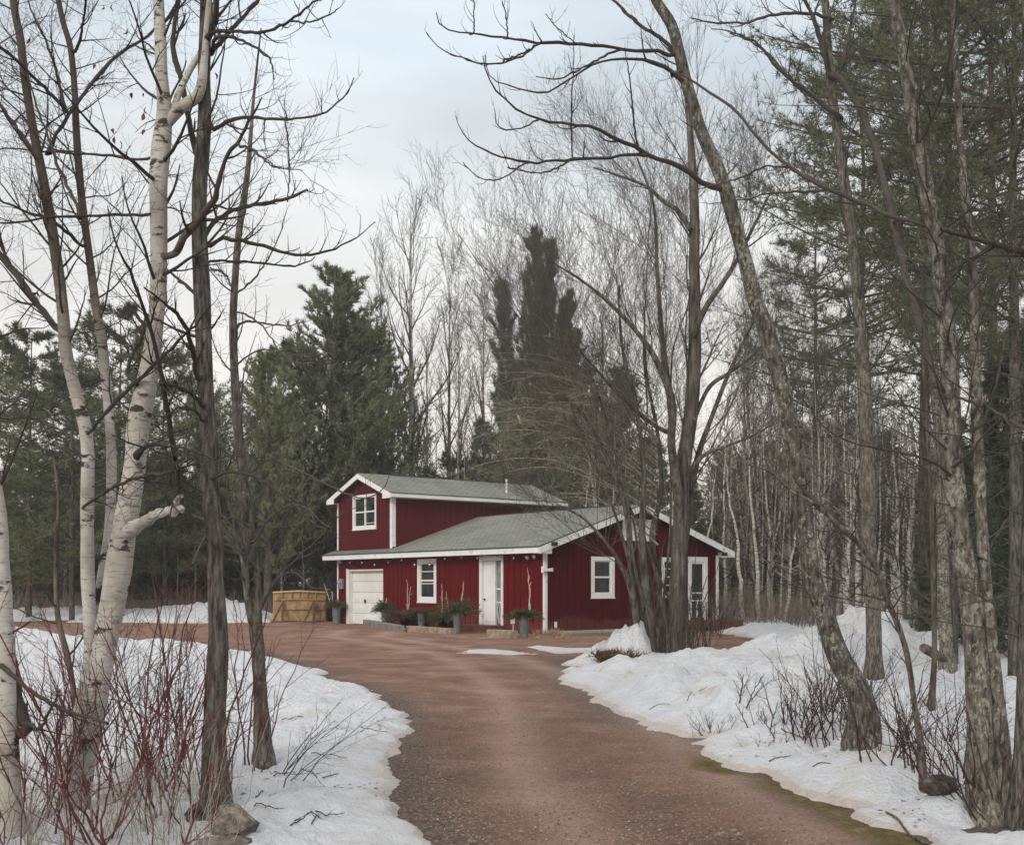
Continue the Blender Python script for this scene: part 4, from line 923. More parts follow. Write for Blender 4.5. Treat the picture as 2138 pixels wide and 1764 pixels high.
ROUGH = {'bark_dark': (0.055, 8.0), 'bark_grey': (0.04, 7.0), 'bark_lichen': (0.05, 6.0), 'bark_flaky': (0.05, 6.0), 'birch_bark': (0.028, 2.0), 'bark_clump': (0.07, 5.0), 'bark_brown': (0.05, 4.0)}
def traced_tree(name, label, cat, base_px, stems, limbs, bark_m, crown_m, seed, cfg, Y=None, group=None):
    """stems / limbs: (points (px,py,w), depth change). The first stem carries the root."""
    rg = np.random.default_rng(seed)
    L0 = land(*base_px); Y0 = L0[1] if Y is None else Y
    loc = np.array([(base_px[0] - CX) / FPX * Y0, Y0, 0.0]); loc[2] = CAMH - (base_px[1] - HOR) / FPX * Y0
    root = empty(name, loc, label, cat, group)
    S = []; A2 = []; cfg_amp, cfg_F = ROUGH.get(bark_m.name, (0.035, 4.0))
    for i, st in enumerate(stems):
        pts, dy = st[0], st[1]; fl = st[2] if len(st) > 2 else True
        bm = st[3] if len(st) > 3 else bark_m
        P, Rr = trace(pts, Y0 + (st[4] if len(st) > 4 else 0), dy, 40, rg, 0.02)
        S.append((P, Rr)); A2.append(P)
        if fl: P, Rr = flare(P, Rr, 0.45 if len(stems) < 8 else 0.15)
        mb = MB(); mb.trunk(P, Rr, 26 if Y0 < 20 else 16, cfg_amp, cfg_F, 3.0, seed + i); mb.build('trunk', bm, root, smooth=True, offset=loc)
    mb = MB(); LB = []
    for lp in limbs:
        pts, dy = [tuple(q) for q in lp[0]], lp[1]; bm = lp[2] if len(lp) > 2 else None
        # start inside the stem or limb it grows from, at that one's depth
        best = None
        for Pq in A2:
            qx = CX + FPX * Pq[:, 0] / Pq[:, 1]; qy = HOR - FPX * (Pq[:, 2] - CAMH) / Pq[:, 1]; d_ = np.hypot(qx - pts[0][0], qy - pts[0][1]); k_ = int(d_.argmin())
            if best is None or d_[k_] < best[0]: best = (d_[k_], qx[k_], qy[k_], Pq[k_, 1])
        Ys = Y0
        if best[0] < 70:
            Ys = best[3]
            if best[0] > 4: pts = [(best[1], best[2] + 0.25 * best[0], pts[0][2] * 1.15)] + pts
        P, Rr = trace(pts, Ys, dy, 24, rg, 0.08); kk = rg.normal(size=P.shape) * np.minimum(Rr, 0.006 * Y0 / 7)[:, None] * np.array([0.55, 0.8, 0.55]); kk[0] = 0; P = P + kk; LB += [(P, Rr)] if bm is not M['birch'] else []; A2.append(P)
        if bm: m2_ = MB(); m2_.trunk(P, Rr, 14, 0.04, 4.0, 3.0, seed); m2_.build('limb', bm, root, smooth=True, offset=loc)
        else: mb.tubes([P], [Rr], 8)
    PS, RS = stack(S)
    for (src, k, L, ang, up, n, u0, u1, rr, sub) in cfg:
        if src == 'stem': P0, R0 = PS, RS
        else:
            if not LB: continue
            P0, R0 = stack(LB)
        if src == 'limb': L = L * np.clip(np.linalg.norm(np.diff(P0, axis=1), axis=2).sum(1) / (0.09 * Y0), 0.2, 1.0)
        P1, R1 = grow(rg, P0, R0, k, L, ang, up, n, u0, u1, rr, 0.25, 0.16, rmin=0.0016 * min(Y0, 17) / 7); mb.tubes(P1, R1, 5)
        lev = (P1, R1)
        for (k2, L2, a2, up2, n2, rr2) in sub:
            lev = grow(rg, *lev, k2, L2, a2, up2, n2, 0.12, 1.0, rr2, 0.35, 0.14, taperL=0.35, rmin=0.0011 * min(Y0, 17) / 7); mb.tubes(*lev, 4 if n2 > 5 else 3)
    if mb.n: mb.build('crown', crown_m, root, smooth=True, offset=loc)
    return root, loc, rg

def z6(x, y, w): return (x * .3802, y * .3802, w)          # zoomed crops -> photo pixels
def z7(x, y, w): return (x * .3802, 560 + y * .3802, w)
def z8(x, y, w): return (860 + x * .3802, y * .3802, w)
def zr(x, y, w): return (1438 + x * .3802, y * .3802, w)
def zb(x, y, w): return (1438 + x * .3802, 560 + y * .3802, w)
def z3(x, y, w): return (x * .3825, 1100 + y * .3825, w)
def z5(x, y, w): return (1138 + x * .4753, 1200 + y * .4753, w)

ASH = [(3, 0.26, 0.9, 0.9, 7, 0.55), (2, 0.14, 0.8, 0.9, 5, 0.7)]
BIRCHY = [(4, 0.38, 0.75, 0.1, 6, 0.5), (4, 0.17, 0.8, 0.1, 5, 0.6)]

# --- clump of paper birch, foreground left
T3 = [(141, 1764, 76), (161, 1616, 66), (180, 1540, 62), (197, 1463, 58), (214, 1368, 56), (233, 1272, 56), (249, 1176, 60), (262, 1092, 54), (281, 978, 48), (289, 883, 50), (308, 796, 46), (323, 693, 36), (331, 590, 36),
      (332, 494, 38), (331, 380, 40), (337, 304, 44), (344, 247, 36), (338, 171, 28), (335, 76, 27), (331, 0, 25), (322, -300, 20), (330, -700, 12), (345, -1100, 5)]
T3 = [(x_, y_, w_ * 0.92) for x_, y_, w_ in T3]
T1 = [(150, 1600, 50), (178, 1450, 36), (190, 1368, 30), (187, 1291, 28), (183, 1206, 28), (182, 1054, 27), (182, 921, 26), (160, 826, 25), (138, 735, 25), (131, 646, 24), (114, 513, 22), (91, 380, 20), (72, 285, 18), (53, 171, 17), (42, 76, 16), (28, 0, 15), (10, -250, 10), (0, -520, 4)]
T2 = [(185, 1480, 40), (210, 1250, 28), (226, 1120, 20), (232, 1030, 20), (232, 940, 20), (224, 826, 20), (213, 712, 20), (201, 646, 18), (186, 532, 16), (171, 418, 16), (160, 285, 15), (156, 190, 13), (146, 95, 12), (122, 0, 11), (95, -250, 8), (80, -520, 3)]
fork1 = [(344, 262, 24), (378, 225, 24), (415, 195, 22), (427, 120, 15), (433, 40, 12), (450, -120, 9), (480, -380, 4)]
fork2 = [(355, 255, 14), (372, 200, 14), (395, 150, 13), (430, 85, 11), (455, -20, 9), (500, -200, 4)]
lim = [([(361, 532, 15), (385, 492, 15), (411, 468, 14), (436, 430, 13), (449, 411, 12), (460, 370, 10), (474, 328, 8), (494, 302, 7), (520, 255, 6), (547, 205, 3)], -0.7, M['birch_brown']),
       ([(498, 304, 6), (532, 316, 5), (556, 338, 4), (575, 350, 3), (631, 355, 2)], -0.9),
       ([(312, 331, 6), (260, 329, 6), (190, 323, 5), (76, 316, 4), (0, 312, 3), (-80, 330, 2)], 0.8),
       ([(308, 449, 7), (230, 450, 6), (163, 452, 6), (100, 455, 5), (57, 462, 5), (0, 466, 4), (-90, 470, 3)], -0.6),
       ([(95, 323, 8), (160, 218, 8), (228, 133, 7), (319, 65, 5), (380, 10, 4), (440, -60, 2)], 0.9),
       ([(171, 513, 7), (130, 478, 7), (95, 456, 6), (50, 440, 5), (0, 418, 4), (-60, 400, 2)], -0.8),
       ([(61, 304, 9), (30, 262, 8), (0, 220, 7), (-60, 140, 4)], 0.6),
       ([(141, 236, 8), (100, 190, 7), (57, 148, 7), (0, 99, 6), (-60, 60, 3)], -0.5),
       ([(160, 430, 7), (130, 365, 7), (108, 310, 6), (70, 200, 4), (50, 120, 2)], 0.7),
       ([(137, 232, 7), (120, 160, 6), (106, 114, 5), (82, 60, 4), (57, 0, 3)], 0.5),
       ([(156, 110, 7), (168, 85, 6), (174, 50, 5), (179, 0, 4), (190, -80, 2)], -0.6),
       ([(122, 690, 12), (95, 655, 13), (57, 606, 14), (25, 562, 14), (0, 532, 13), (-70, 450, 10)], 0.9),
       ([(185, 905, 7), (240, 840, 8), (310, 775, 8), (350, 735, 7), (403, 680, 5), (440, 640, 3)], -0.9),
       ([(365, 960, 11), (362, 935, 11), (348, 850, 11), (341, 800, 11), (325, 730, 9), (304, 655, 8), (285, 605, 7), (266, 560, 6), (240, 500, 4), (225, 430, 2)], -1.2),
       ([(380, 1045, 10), (373, 1000, 10), (365, 955, 10)], -1.1),
       ([(293, 1092, 26), (320, 1078, 20), (345, 1068, 17), (378, 1063, 15), (383, 1066, 12)], -0.5, M['birch']),
       ([(362, 1072, 13), (368, 1050, 11), (378, 1035, 9)], -0.1, M['birch']),
       ([(172, 1060, 6), (215, 1030, 7), (262, 1005, 8), (310, 992, 7), (360, 985, 4)], -1.2),
       ([(290, 945, 15), (310, 932, 8), (345, 930, 6), (400, 940, 5), (450, 960, 3)], -0.8),
       ([(265, 770, 7), (300, 690, 9), (280, 650, 6)], 0.3)]
birch, bloc, brg = traced_tree('birch_clump', 'clump of three white birch trunks, one thick and curved, behind the red stems', 'birch tree', (141, 1764),
    [(T3, 0.0), (T1, 0.5, False, M['birch_brown'], 0.15), (T2, 0.9, False, M['birch_brown'], 0.25), (fork1, 0.0, False), (fork2, 0.3, False)], lim, M['birch'], M['twig_dark'], 11,
    [('stem', 36, 1.0, 0.85, 0.4, 9, 0.40, 0.98, 0.25, BIRCHY), ('limb', 8, 0.42, 0.8, 0.45, 7, 0.15, 1.0, 0.55, BIRCHY)], Y=7.2)

# curled dead leaves still hanging on the birch twigs
mb = MB(); rg = np.random.default_rng(3)
for (x, y) in [(265, 60), (275, 195), (300, 195), (305, 225), (235, 270), (185, 170), (200, 135), (18, 90), (62, 80), (70, 130), (250, 295), (75, 408), (302, 272), (448, 152), (240, 285), (84, 402), (300, 235), (215, 12), (235, 10)]:
    c = at(x, y, 7.2 + rg.uniform(-.5, .5)); d = np.array([rg.normal() * .4, rg.normal() * .4, -1.0]); d /= np.linalg.norm(d); s = np.cross(d, rg.normal(size=3)); s /= np.linalg.norm(s); nn_ = np.cross(d, s)
    L = rg.uniform(0.025, 0.055); w = L * 0.24
    rows_ = [c + d * L * t_ + nn_ * 0.012 * math.sin(3 * t_) for t_ in (0, .35, .7, 1.0)]; ww = [0.15, 1.0, 0.8, 0.1]
    v = []
    for r_, q in zip(rows_, ww): v += [r_ - s * w * q + nn_ * 0.006, r_, r_ + s * w * q + nn_ * 0.006]
    mb.quads(v, [(i * 3 + j, i * 3 + j + 1, i * 3 + j + 4, i * 3 + j + 3) for i in range(3) for j in range(2)])
mb.build('leaves', M['dead_leaf'], birch, offset=bloc)

# --- dark ash behind the boulders
T4 = [(452, 1672, 46), (448, 1559, 45), (450, 1444, 44), (455, 1330, 42), (450, 1214, 38), (448, 1130, 36), (437, 1016, 35), (433, 902, 34), (428, 788, 33), (424, 674, 33), (419, 560, 33), (416, 456, 31), (419, 342, 29), (427, 266, 27), (426, 152, 26), (429, 60, 25), (430, 0, 24), (436, -250, 19), (428, -600, 11), (430, -1000, 4)]
lim4 = [([(441, 68, 8), (494, 68, 7), (551, 68, 6), (608, 42, 5), (665, 0, 4), (708, 20, 3)][:5], -0.8),
        ([(608, 45, 4), (650, 46, 4), (690, 30, 3), (708, 16, 2)], -0.8),
        ([(437, 114, 11), (487, 57, 9), (540, 0, 7), (600, -80, 4)], 0.8),
        ([(443, 266, 9), (487, 249, 8), (530, 246, 7), (580, 249, 6), (616, 249, 5), (677, 236, 4), (722, 198, 3), (739, 163, 2)], -0.9),
        ([(433, 483, 10), (448, 465, 10), (468, 449, 9), (509, 433, 9), (560, 424, 8), (589, 418, 7), (620, 407, 7), (642, 395, 5)], 0.7),
        ([(437, 513, 9), (468, 498, 8), (532, 509, 8), (570, 520, 7), (608, 530, 6), (640, 531, 6), (684, 525, 5), (741, 498, 3), (783, 462, 2)], -0.5),
        ([(437, 547, 5), (487, 546, 5), (540, 549, 5), (608, 555, 4), (640, 548, 3), (658, 536, 2)], 0.6),
        ([(411, 331, 13), (403, 285, 12), (390, 230, 11), (380, 171, 11), (361, 95, 10), (373, 0, 9), (385, -120, 6)], 0.7),
        ([(437, 80, 14), (445, 50, 12), (455, 0, 10), (470, -150, 6)], -0.4),
        ([(443, 115, 9), (452, 78, 8), (500, 84, 6), (560, 120, 4), (572, 165, 2)], -1.0),
        ([(600, 420, 3), (604, 370, 3), (601, 300, 3), (595, 245, 2)], 0.7),
        ([(438, 700, 9), (420, 640, 8), (395, 600, 7), (362, 575, 5), (340, 550, 3)], 0.7),
        ([(412, 790, 11), (400, 720, 11), (380, 670, 9), (352, 640, 6), (300, 600, 3)], -0.8),
        ([(413, 833, 9), (390, 818, 8), (365, 806, 8), (335, 802, 7)], -0.5),
        ([(440, 1000, 7), (480, 985, 6), (540, 1000, 5), (600, 1040, 4), (650, 1090, 3), (690, 1110, 2)], -1.1),
        ([(425, 880, 6), (405, 855, 6), (370, 852, 4), (345, 870, 2)], -0.6)]
traced_tree('ash_tree', 'straight dark grey ash trunk with furrowed bark standing between the birch clump and boulders', 'tree', (452, 1672), [(T4, 0.0)], lim4, M['bark_dark'], M['twig_dark'], 12,
    [('stem', 16, 0.8, 0.95, 0.5, 9, 0.36, 0.98, 0.2, ASH), ('limb', 6, 0.30, 0.75, 1.1, 8, 0.15, 1.0, 0.6, [(2, 0.13, 0.8, 1.2, 6, 0.75)])])
T5 = [(551, 1594, 34), (547, 1520, 32), (543, 1444, 26), (539, 1368, 27), (530, 1253, 30), (527, 1180, 26), (517, 1092, 23), (506, 978, 20), (498, 902, 19), (490, 788, 17), (487, 674, 16), (490, 600, 15), (498, 494, 14), (509, 418, 13), (518, 350, 11), (522, 300, 9), (530, 200, 6), (545, 60, 3)]
lim5 = [([(492, 650, 7), (520, 660, 6), (555, 690, 5), (590, 740, 4), (640, 760, 3), (700, 735, 2)], -0.8),
        ([(490, 690, 8), (512, 672, 7), (560, 676, 5), (600, 680, 4), (650, 668, 2)], 0.7),
        ([(497, 760, 6), (530, 735, 5), (575, 730, 4), (640, 745, 4), (700, 730, 2)], -0.6),
        ([(480, 590, 6), (465, 570, 7), (440, 560, 6)], 0.2),
        ([(488, 620, 6), (540, 570, 5), (580, 500, 4), (598, 440, 2)], 0.6),
        ([(530, 1130, 7), (560, 1085, 6), (600, 1055, 5), (640, 1060, 4), (670, 1090, 3), (690, 1100, 2)], -1.2),
        ([(525, 1180, 7), (490, 1130, 6), (440, 1090, 5), (400, 1075, 3)], 0.8),
        ([(512, 1000, 6), (560, 960, 5), (620, 980, 5), (700, 1020, 5), (760, 1040, 4), (800, 1020, 3), (815, 985, 2)], -1.0),
        ([(517, 1060, 5), (550, 1020, 4), (590, 950, 3), (625, 880, 2)], 0.8),
        ([(545, 1270, 6), (575, 1215, 5), (620, 1165, 5), (670, 1120, 4), (705, 1080, 3), (760, 1050, 2)], -1.1),
        ([(548, 1262, 6), (572, 1215, 5), (600, 1195, 5), (625, 1200, 5), (650, 1225, 4), (680, 1230, 2)], -1.4),
        ([(535, 1190, 7), (500, 1150, 6), (450, 1130, 5), (410, 1135, 3), (370, 1120, 2)], -0.6),
        ([(520, 1100, 6), (480, 1080, 5), (430, 1120, 4), (400, 1180, 3)], -0.8),
        ([(505, 960, 5), (470, 900, 4), (450, 840, 3)], 0.7)]
traced_tree('ash_tree', 'slim grey ash trunk standing in snow, right of the dark furrowed one', 'tree', (551, 1594), [(T5, 0.0), ([(536, 1340, 18), (520, 1270, 15), (512, 1200, 14), (500, 1120, 12), (480, 1050, 8), (470, 960, 5)], -0.3, False)], [([(a_, b__, c_ * 0.7) for a_, b__, c_ in q_[0]], q_[1]) for q_ in lim5], M['bark_grey'], M['twig_clump'], 13,
    [('stem', 16, 0.75, 0.95, 0.5, 9, 0.3, 0.98, 0.25, ASH), ('limb', 6, 0.30, 0.75, 0.9, 8, 0.2, 1.0, 0.6, [(3, 0.13, 0.8, 1.0, 6, 0.75)])])
# birch cut by the left edge of the picture
T0 = [(22, 1800, 60), (18, 1700, 56), (14, 1597, 52), (10, 1444, 46), (6, 1291, 40), (0, 1180, 38), (-4, 1080, 34), (-30, 900, 28), (-50, 700, 24), (-60, 400, 20), (-70, 0, 15), (-80, -400, 8)]
traced_tree('birch_tree', 'white birch with black knots cut off by the left edge', 'birch tree', (20, 1790), [(T0, 0.0)],
    [([(56, 1525, 26), (40, 1480, 26), (32, 1420, 22), (24, 1350, 16), (20, 1290, 9)], 0.1), ([(48, 1510, 16), (70, 1515, 9), (85, 1522, 8), (100, 1490, 6), (125, 1440, 3)], -0.4), ([(0, 1385, 12), (60, 1440, 9), (130, 1480, 8), (225, 1508, 6)], -0.5)], M['birch'], M['twig_dark'], 14,
    [('stem', 14, 0.9, 0.9, 0.4, 8, 0.35, 0.98, 0.25, BIRCHY), ('limb', 3, 0.3, 0.8, 0.4, 6, 0.2, 1.0, 0.5, [(3, 0.12, 0.8, 0.4, 5, 0.6)])], Y=6.6)
# crooked brown sapling between the birches
traced_tree('crooked_sapling', 'thin crooked brown sapling growing just left of the thick curved birch', 'sapling', (150, 1640), [([(150, 1640, 18), (158, 1560, 16), (160, 1500, 17), (153, 1440, 12), (147, 1400, 13), (138, 1360, 13), (125, 1310, 12), (119, 1270, 11), (117, 1200, 9), (118, 1130, 9), (122, 1040, 6), (110, 940, 4)], 0.2)],
    [], M['bark_brown'], M['twig_dark'], 15, [('stem', 14, 0.5, 0.9, 0.4, 8, 0.1, 1.0, 0.35, [(3, 0.22, 0.8, 0.3, 6, 0.6), (2, 0.1, 0.8, 0.3, 4, 0.7)])], Y=7.6)

# --- right side
R1 = [(1799, 1557, 54), (1803, 1500, 54), (1793, 1445, 50), (1761, 1390, 46), (1736, 1330, 42), (1714, 1255, 39), (1697, 1206, 38), (1683, 1120, 37), (1666, 997, 36), (1651, 902, 36), (1628, 788, 34), (1600, 690, 33), (1582, 646, 32), (1552, 532, 31), (1529, 445, 30), (1503, 361, 28), (1468, 285, 26), (1438, 190, 25), (1423, 133, 24), (1404, 57, 22), (1369, 0, 19), (1300, -180, 15), (1240, -420, 10), (1200, -700, 4)]
limR1 = [([(1404, 118, 8), (1375, 108, 8), (1347, 107, 8), (1301, 103, 7), (1260, 97, 7), (1202, 91, 7), (1126, 89, 6), (1050, 78, 5), (1001, 72, 4), (944, 66, 3), (917, 49, 3), (911, 27, 2)], -0.8),
         ([(1301, 104, 5), (1270, 112, 5), (1240, 130, 4), (1200, 150, 4), (1165, 165, 3), (1120, 160, 2)], -0.7),
         ([(1432, 172, 10), (1385, 140, 9), (1345, 126, 7), (1305, 124, 6), (1265, 124, 5), (1235, 136, 5), (1200, 158, 4), (1157, 187, 4), (1126, 195, 4), (1073, 183, 3), (1023, 160, 2), (1012, 115, 1.5)], -1.0),
         ([(1425, 140, 9), (1390, 90, 8), (1340, 55, 7), (1300, 20, 6), (1270, -10, 5)], 0.6),
         ([(1050, 128, 4), (1090, 112, 4), (1126, 90, 4)][::-1], -0.3),
         ([(1128, 92, 4), (1090, 116, 4), (1050, 131, 4), (1010, 134, 3), (970, 122, 3), (920, 102, 2), (890, 68, 2)], -0.9),
         ([(1508, 396, 13), (1490, 392, 13), (1468, 384, 12), (1445, 362, 12), (1423, 350, 11), (1385, 334, 10), (1354, 323, 10), (1315, 302, 9), (1278, 285, 8), (1240, 268, 7), (1187, 258, 6), (1122, 249, 5), (1061, 213, 4), (1020, 168, 3), (1008, 118, 2)], -1.3),
         ([(1339, 323, 7), (1263, 329, 6), (1191, 335, 6), (1140, 338, 5), (1096, 340, 5), (1046, 327, 4), (993, 304, 3), (966, 277, 2), (951, 243, 1.5)], -1.2),
         ([(1190, 335, 4), (1160, 352, 4), (1120, 362, 3), (1060, 350, 3), (1096, 340, 3)][:4], -0.9),
         ([(1095, 342, 4), (1060, 366, 3), (1030, 377, 3), (1000, 370, 2), (975, 350, 2), (967, 340, 1.5)], -0.9),
         ([(1125, 250, 4), (1090, 268, 3), (1055, 270, 3), (1037, 258, 2), (1033, 228, 1.5)], -0.6),
         ([(1203, 92, 2.5), (1160, 55, 2), (1140, 30, 2), (1055, 10, 2)][:3], -0.9),
         ([(1060, 78, 3), (1056, 30, 2.5), (1048, 5, 2)], -0.8),
         ([(990, 66, 3), (989, 30, 2.5), (990, -10, 2)], -0.8),
         ([(1195, 330, 3), (1193, 230, 3), (1197, 150, 2), (1198, 75, 1.5)], -0.9),
         ([(1335, 318, 4), (1325, 270, 4), (1315, 170, 3), (1305, 110, 2)], -0.4),
         ([(1655, 985, 7), (1690, 1035, 9), (1740, 1080, 11)], -0.4)]
leaning, lloc, lrg = traced_tree('leaning_tree', 'bare tree leaning left over the drive, its curved brown foot in the snow bank', 'tree', (1799, 1557), [(R1, 0.0)], limR1, M['bark_lichen'], M['twig_dark'], 21,
    [('stem', 10, 0.6, 0.95, 0.5, 9, 0.45, 0.98, 0.15, ASH), ('limb', 5, 0.26, 0.7, 1.3, 8, 0.2, 1.0, 0.6, [(1, 0.10, 0.8, 1.3, 5, 0.75)])])
R2 = [(1825, 1416, 34), (1825, 1350, 32), (1824, 1295, 32), (1820, 1206, 31), (1814, 1130, 30), (1814, 1016, 31), (1809, 902, 28), (1803, 788, 27), (1797, 693, 26), (1792, 620, 26), (1786, 560, 24), (1780, 500, 22), (1769, 418, 22), (1757, 342, 20), (1742, 228, 18), (1730, 120, 17), (1722, 0, 14), (1700, -250, 10), (1690, -500, 4)]
limR2 = [([(1735, 170, 11), (1720, 110, 10), (1702, 50, 9), (1680, 0, 7), (1650, -80, 4)], -0.6),
         ([(1734, 235, 10), (1690, 200, 6), (1660, 175, 6), (1610, 120, 5), (1575, 92, 4), (1525, 70, 3)][1:], 0.8),
         ([(1748, 165, 8), (1765, 110, 7), (1778, 50, 6), (1790, -20, 4)], 0.8),
         ([(1736, 152, 13), (1770, 185, 11), (1790, 215, 13), (1815, 270, 14), (1837, 342, 14), (1864, 456, 15), (1890, 570, 15), (1909, 636, 15), (1940, 750, 15), (1958, 810, 15)], -1.5),
         ([(1740, 40, 7), (1670, 28, 7), (1600, 35, 6), (1560, 46, 5), (1500, 48, 4), (1440, 38, 2)], -1.0),
         ([(1757, 250, 9), (1715, 215, 9), (1690, 195, 8), (1650, 165, 7), (1620, 140, 6), (1580, 90, 5), (1530, 68, 3), (1485, 60, 2)], -1.2)]
traced_tree('slender_tree', 'slender straight bare tree with pale brown bark standing just right of the snow mound peak', 'tree', (1825, 1416), [(R2, 0.0)], limR2, M['bark_grey'], M['twig'], 22,
    [('stem', 22, 1.7, 1.0, 0.5, 9, 0.3, 0.98, 0.2, [(5, 0.7, 0.8, 0.5, 7, 0.5), (4, 0.3, 0.8, 0.5, 5, 0.6)]), ('limb', 7, 0.8, 0.8, 0.8, 8, 0.15, 1.0, 0.5, [(4, 0.35, 0.8, 0.7, 6, 0.6), (2, .18, .8, .6, 4, .7)])])
R3 = [(2055, 1699, 58), (2050, 1628, 56), (2046, 1560, 53), (2044, 1485, 51), (2037, 1343, 47), (2023, 1220, 46), (2004, 1130, 44), (1993, 1016, 42), (1985, 902, 40), (1984, 807, 38), (1978, 693, 36), (1970, 646, 34), (1959, 532, 32), (1932, 380, 30), (1909, 266, 28), (1887, 114, 25), (1862, 0, 23), (1820, -250, 17), (1800, -600, 8), (1790, -800, 3)]
limR3 = [([(1966, 480, 8), (1875, 456, 8), (1820, 432, 9), (1765, 411, 9), (1715, 388, 8), (1666, 361, 8), (1605, 312, 7), (1560, 260, 6), (1522, 220, 6), (1480, 195, 5), (1438, 164, 4), (1400, 150, 3)], 1.3),
         ([(2200, 560, 16), (2138, 528, 14), (2084, 510, 12), (2030, 497, 10), (1966, 480, 9)], -0.3),
         ([(1666, 361, 5), (1640, 350, 5), (1600, 348, 4), (1560, 365, 4), (1520, 380, 3), (1440, 400, 2)], 0.6),
         ([(1720, 398, 5), (1680, 400, 5), (1620, 402, 4), (1560, 415, 3), (1480, 425, 2)], 0.8),
         ([(1985, 980, 8), (2030, 940, 5), (2085, 880, 4), (2200, 840, 3)], -0.6),
         ([(1995, 1000, 7), (1940, 960, 6), (1880, 945, 5), (1800, 930, 4), (1740, 905, 3), (1700, 870, 2)], -0.7),
         ([(2000, 830, 5), (2060, 850, 7), (2110, 880, 8), (2180, 920, 10)], -0.8),
         ([(1945, 420, 7), (1990, 330, 6), (2030, 260, 5), (2100, 120, 4)], 0.8),
         ([(1920, 300, 7), (1965, 200, 6), (1990, 80, 5), (2010, -40, 3)], -0.6)]
DENSE = [(5, 0.50, 0.8, 0.2, 7, 0.5), (4, 0.22, 0.8, 0.2, 5, 0.6)]
traced_tree('lichen_tree', 'thick grey trunk with pale lichen flakes at the right, largest of that group', 'tree', (2055, 1699), [(R3, 0.0)], limR3, M['bark_flaky'], M['twig'], 23,
    [('stem', 60, 1.3, 1.1, 0.1, 9, 0.28, 0.98, 0.13, DENSE), ('limb', 6, 0.5, 0.8, 0.6, 7, 0.15, 1.0, 0.5, [(3, 0.22, 0.8, 0.6, 5, 0.6)])])
traced_tree('grey_tree', 'narrower grey trunk growing close behind the thick lichen-flaked one', 'tree', (2098, 1694), [([(2098, 1694, 44), (2093, 1580, 36), (2079, 1438, 30), (2065, 1295, 26), (2055, 1180, 25), (2047, 1060, 24), (2040, 880, 23), (2035, 700, 21), (2030, 560, 19), (2012, 380, 16), (2000, 200, 13), (1990, 0, 10), (1980, -300, 4)], 0.0)],
    [([(2060, 1150, 8), (2100, 1090, 5), (2138, 1040, 4)], 0.4), ([(2042, 900, 7), (2080, 800, 6), (2100, 700, 4)], 0.6)], M['bark_flaky'], M['twig'], 24,
    [('stem', 60, 1.3, 1.15, 0.0, 9, 0.28, 0.98, 0.14, DENSE)])
traced_tree('grey_tree', 'dark trunk cut by the right edge of the picture beside the thick lichen-flaked one', 'tree', (2132, 1713), [([(2132, 1713, 44), (2134, 1600, 36), (2138, 1461, 30), (2142, 1300, 28), (2150, 1000, 25), (2158, 700, 22), (2150, 300, 18), (2140, 0, 14), (2130, -300, 6)], 0.0)],
    [], M['bark_dark'], M['twig'], 25, [('stem', 60, 1.4, 1.2, -0.2, 9, 0.15, 0.98, 0.14, DENSE)])
traced_tree('lichen_tree', 'pale lichened trunk standing farther back in the snow behind the fallen log', 'tree', (1979, 1395), [([(1979, 1395, 30), (1974, 1320, 26), (1970, 1250, 25), (1968, 1130, 24), (1966, 1016, 23), (1960, 900, 21), (1950, 780, 19), (1945, 600, 16), (1950, 400, 12), (1945, 200, 8), (1950, 50, 4)], 0.0)],
    [], M['bark_flaky'], M['twig'], 26, [('stem', 30, 2.2, 1.1, 0.2, 9, 0.2, 0.98, 0.2, [(6, 0.8, 0.8, 0.3, 7, 0.5), (4, 0.35, 0.8, 0.3, 5, 0.6)])])
traced_tree('curved_sapling', 'thin dark sapling curving up and left across the trunks, foot near the dark rock', 'sapling', (1929, 1649), [([(1929, 1649, 15), (1922, 1557, 13), (1908, 1461, 12), (1894, 1366, 12), (1872, 1297, 12), (1851, 1248, 13), (1830, 1187, 13), (1799, 1142, 12), (1750, 1096, 11), (1704, 1054, 8), (1651, 1024, 5), (1609, 986, 4), (1560, 970, 2)], -0.5)],
    [], M['bark_grey'], M['twig'], 27, [('stem', 16, 0.55, 0.9, 0.5, 8, 0.3, 1.0, 0.35, [(3, 0.25, 0.8, 0.5, 6, 0.6)])])
traced_tree('thin_sapling', 'straight thin brown sapling standing in snow just left of the fallen log', 'sapling', (1944, 1480), [([(1944, 1480, 13), (1951, 1366, 11), (1949, 1248, 10), (1946, 1100, 9), (1940, 950, 8), (1930, 800, 6), (1925, 650, 3)], 0.0)],
    [], M['bark_brown'], M['twig'], 28, [('stem', 24, 0.8, 1.0, 0.4, 8, 0.2, 1.0, 0.35, [(4, 0.35, 0.8, 0.4, 6, 0.6)])])
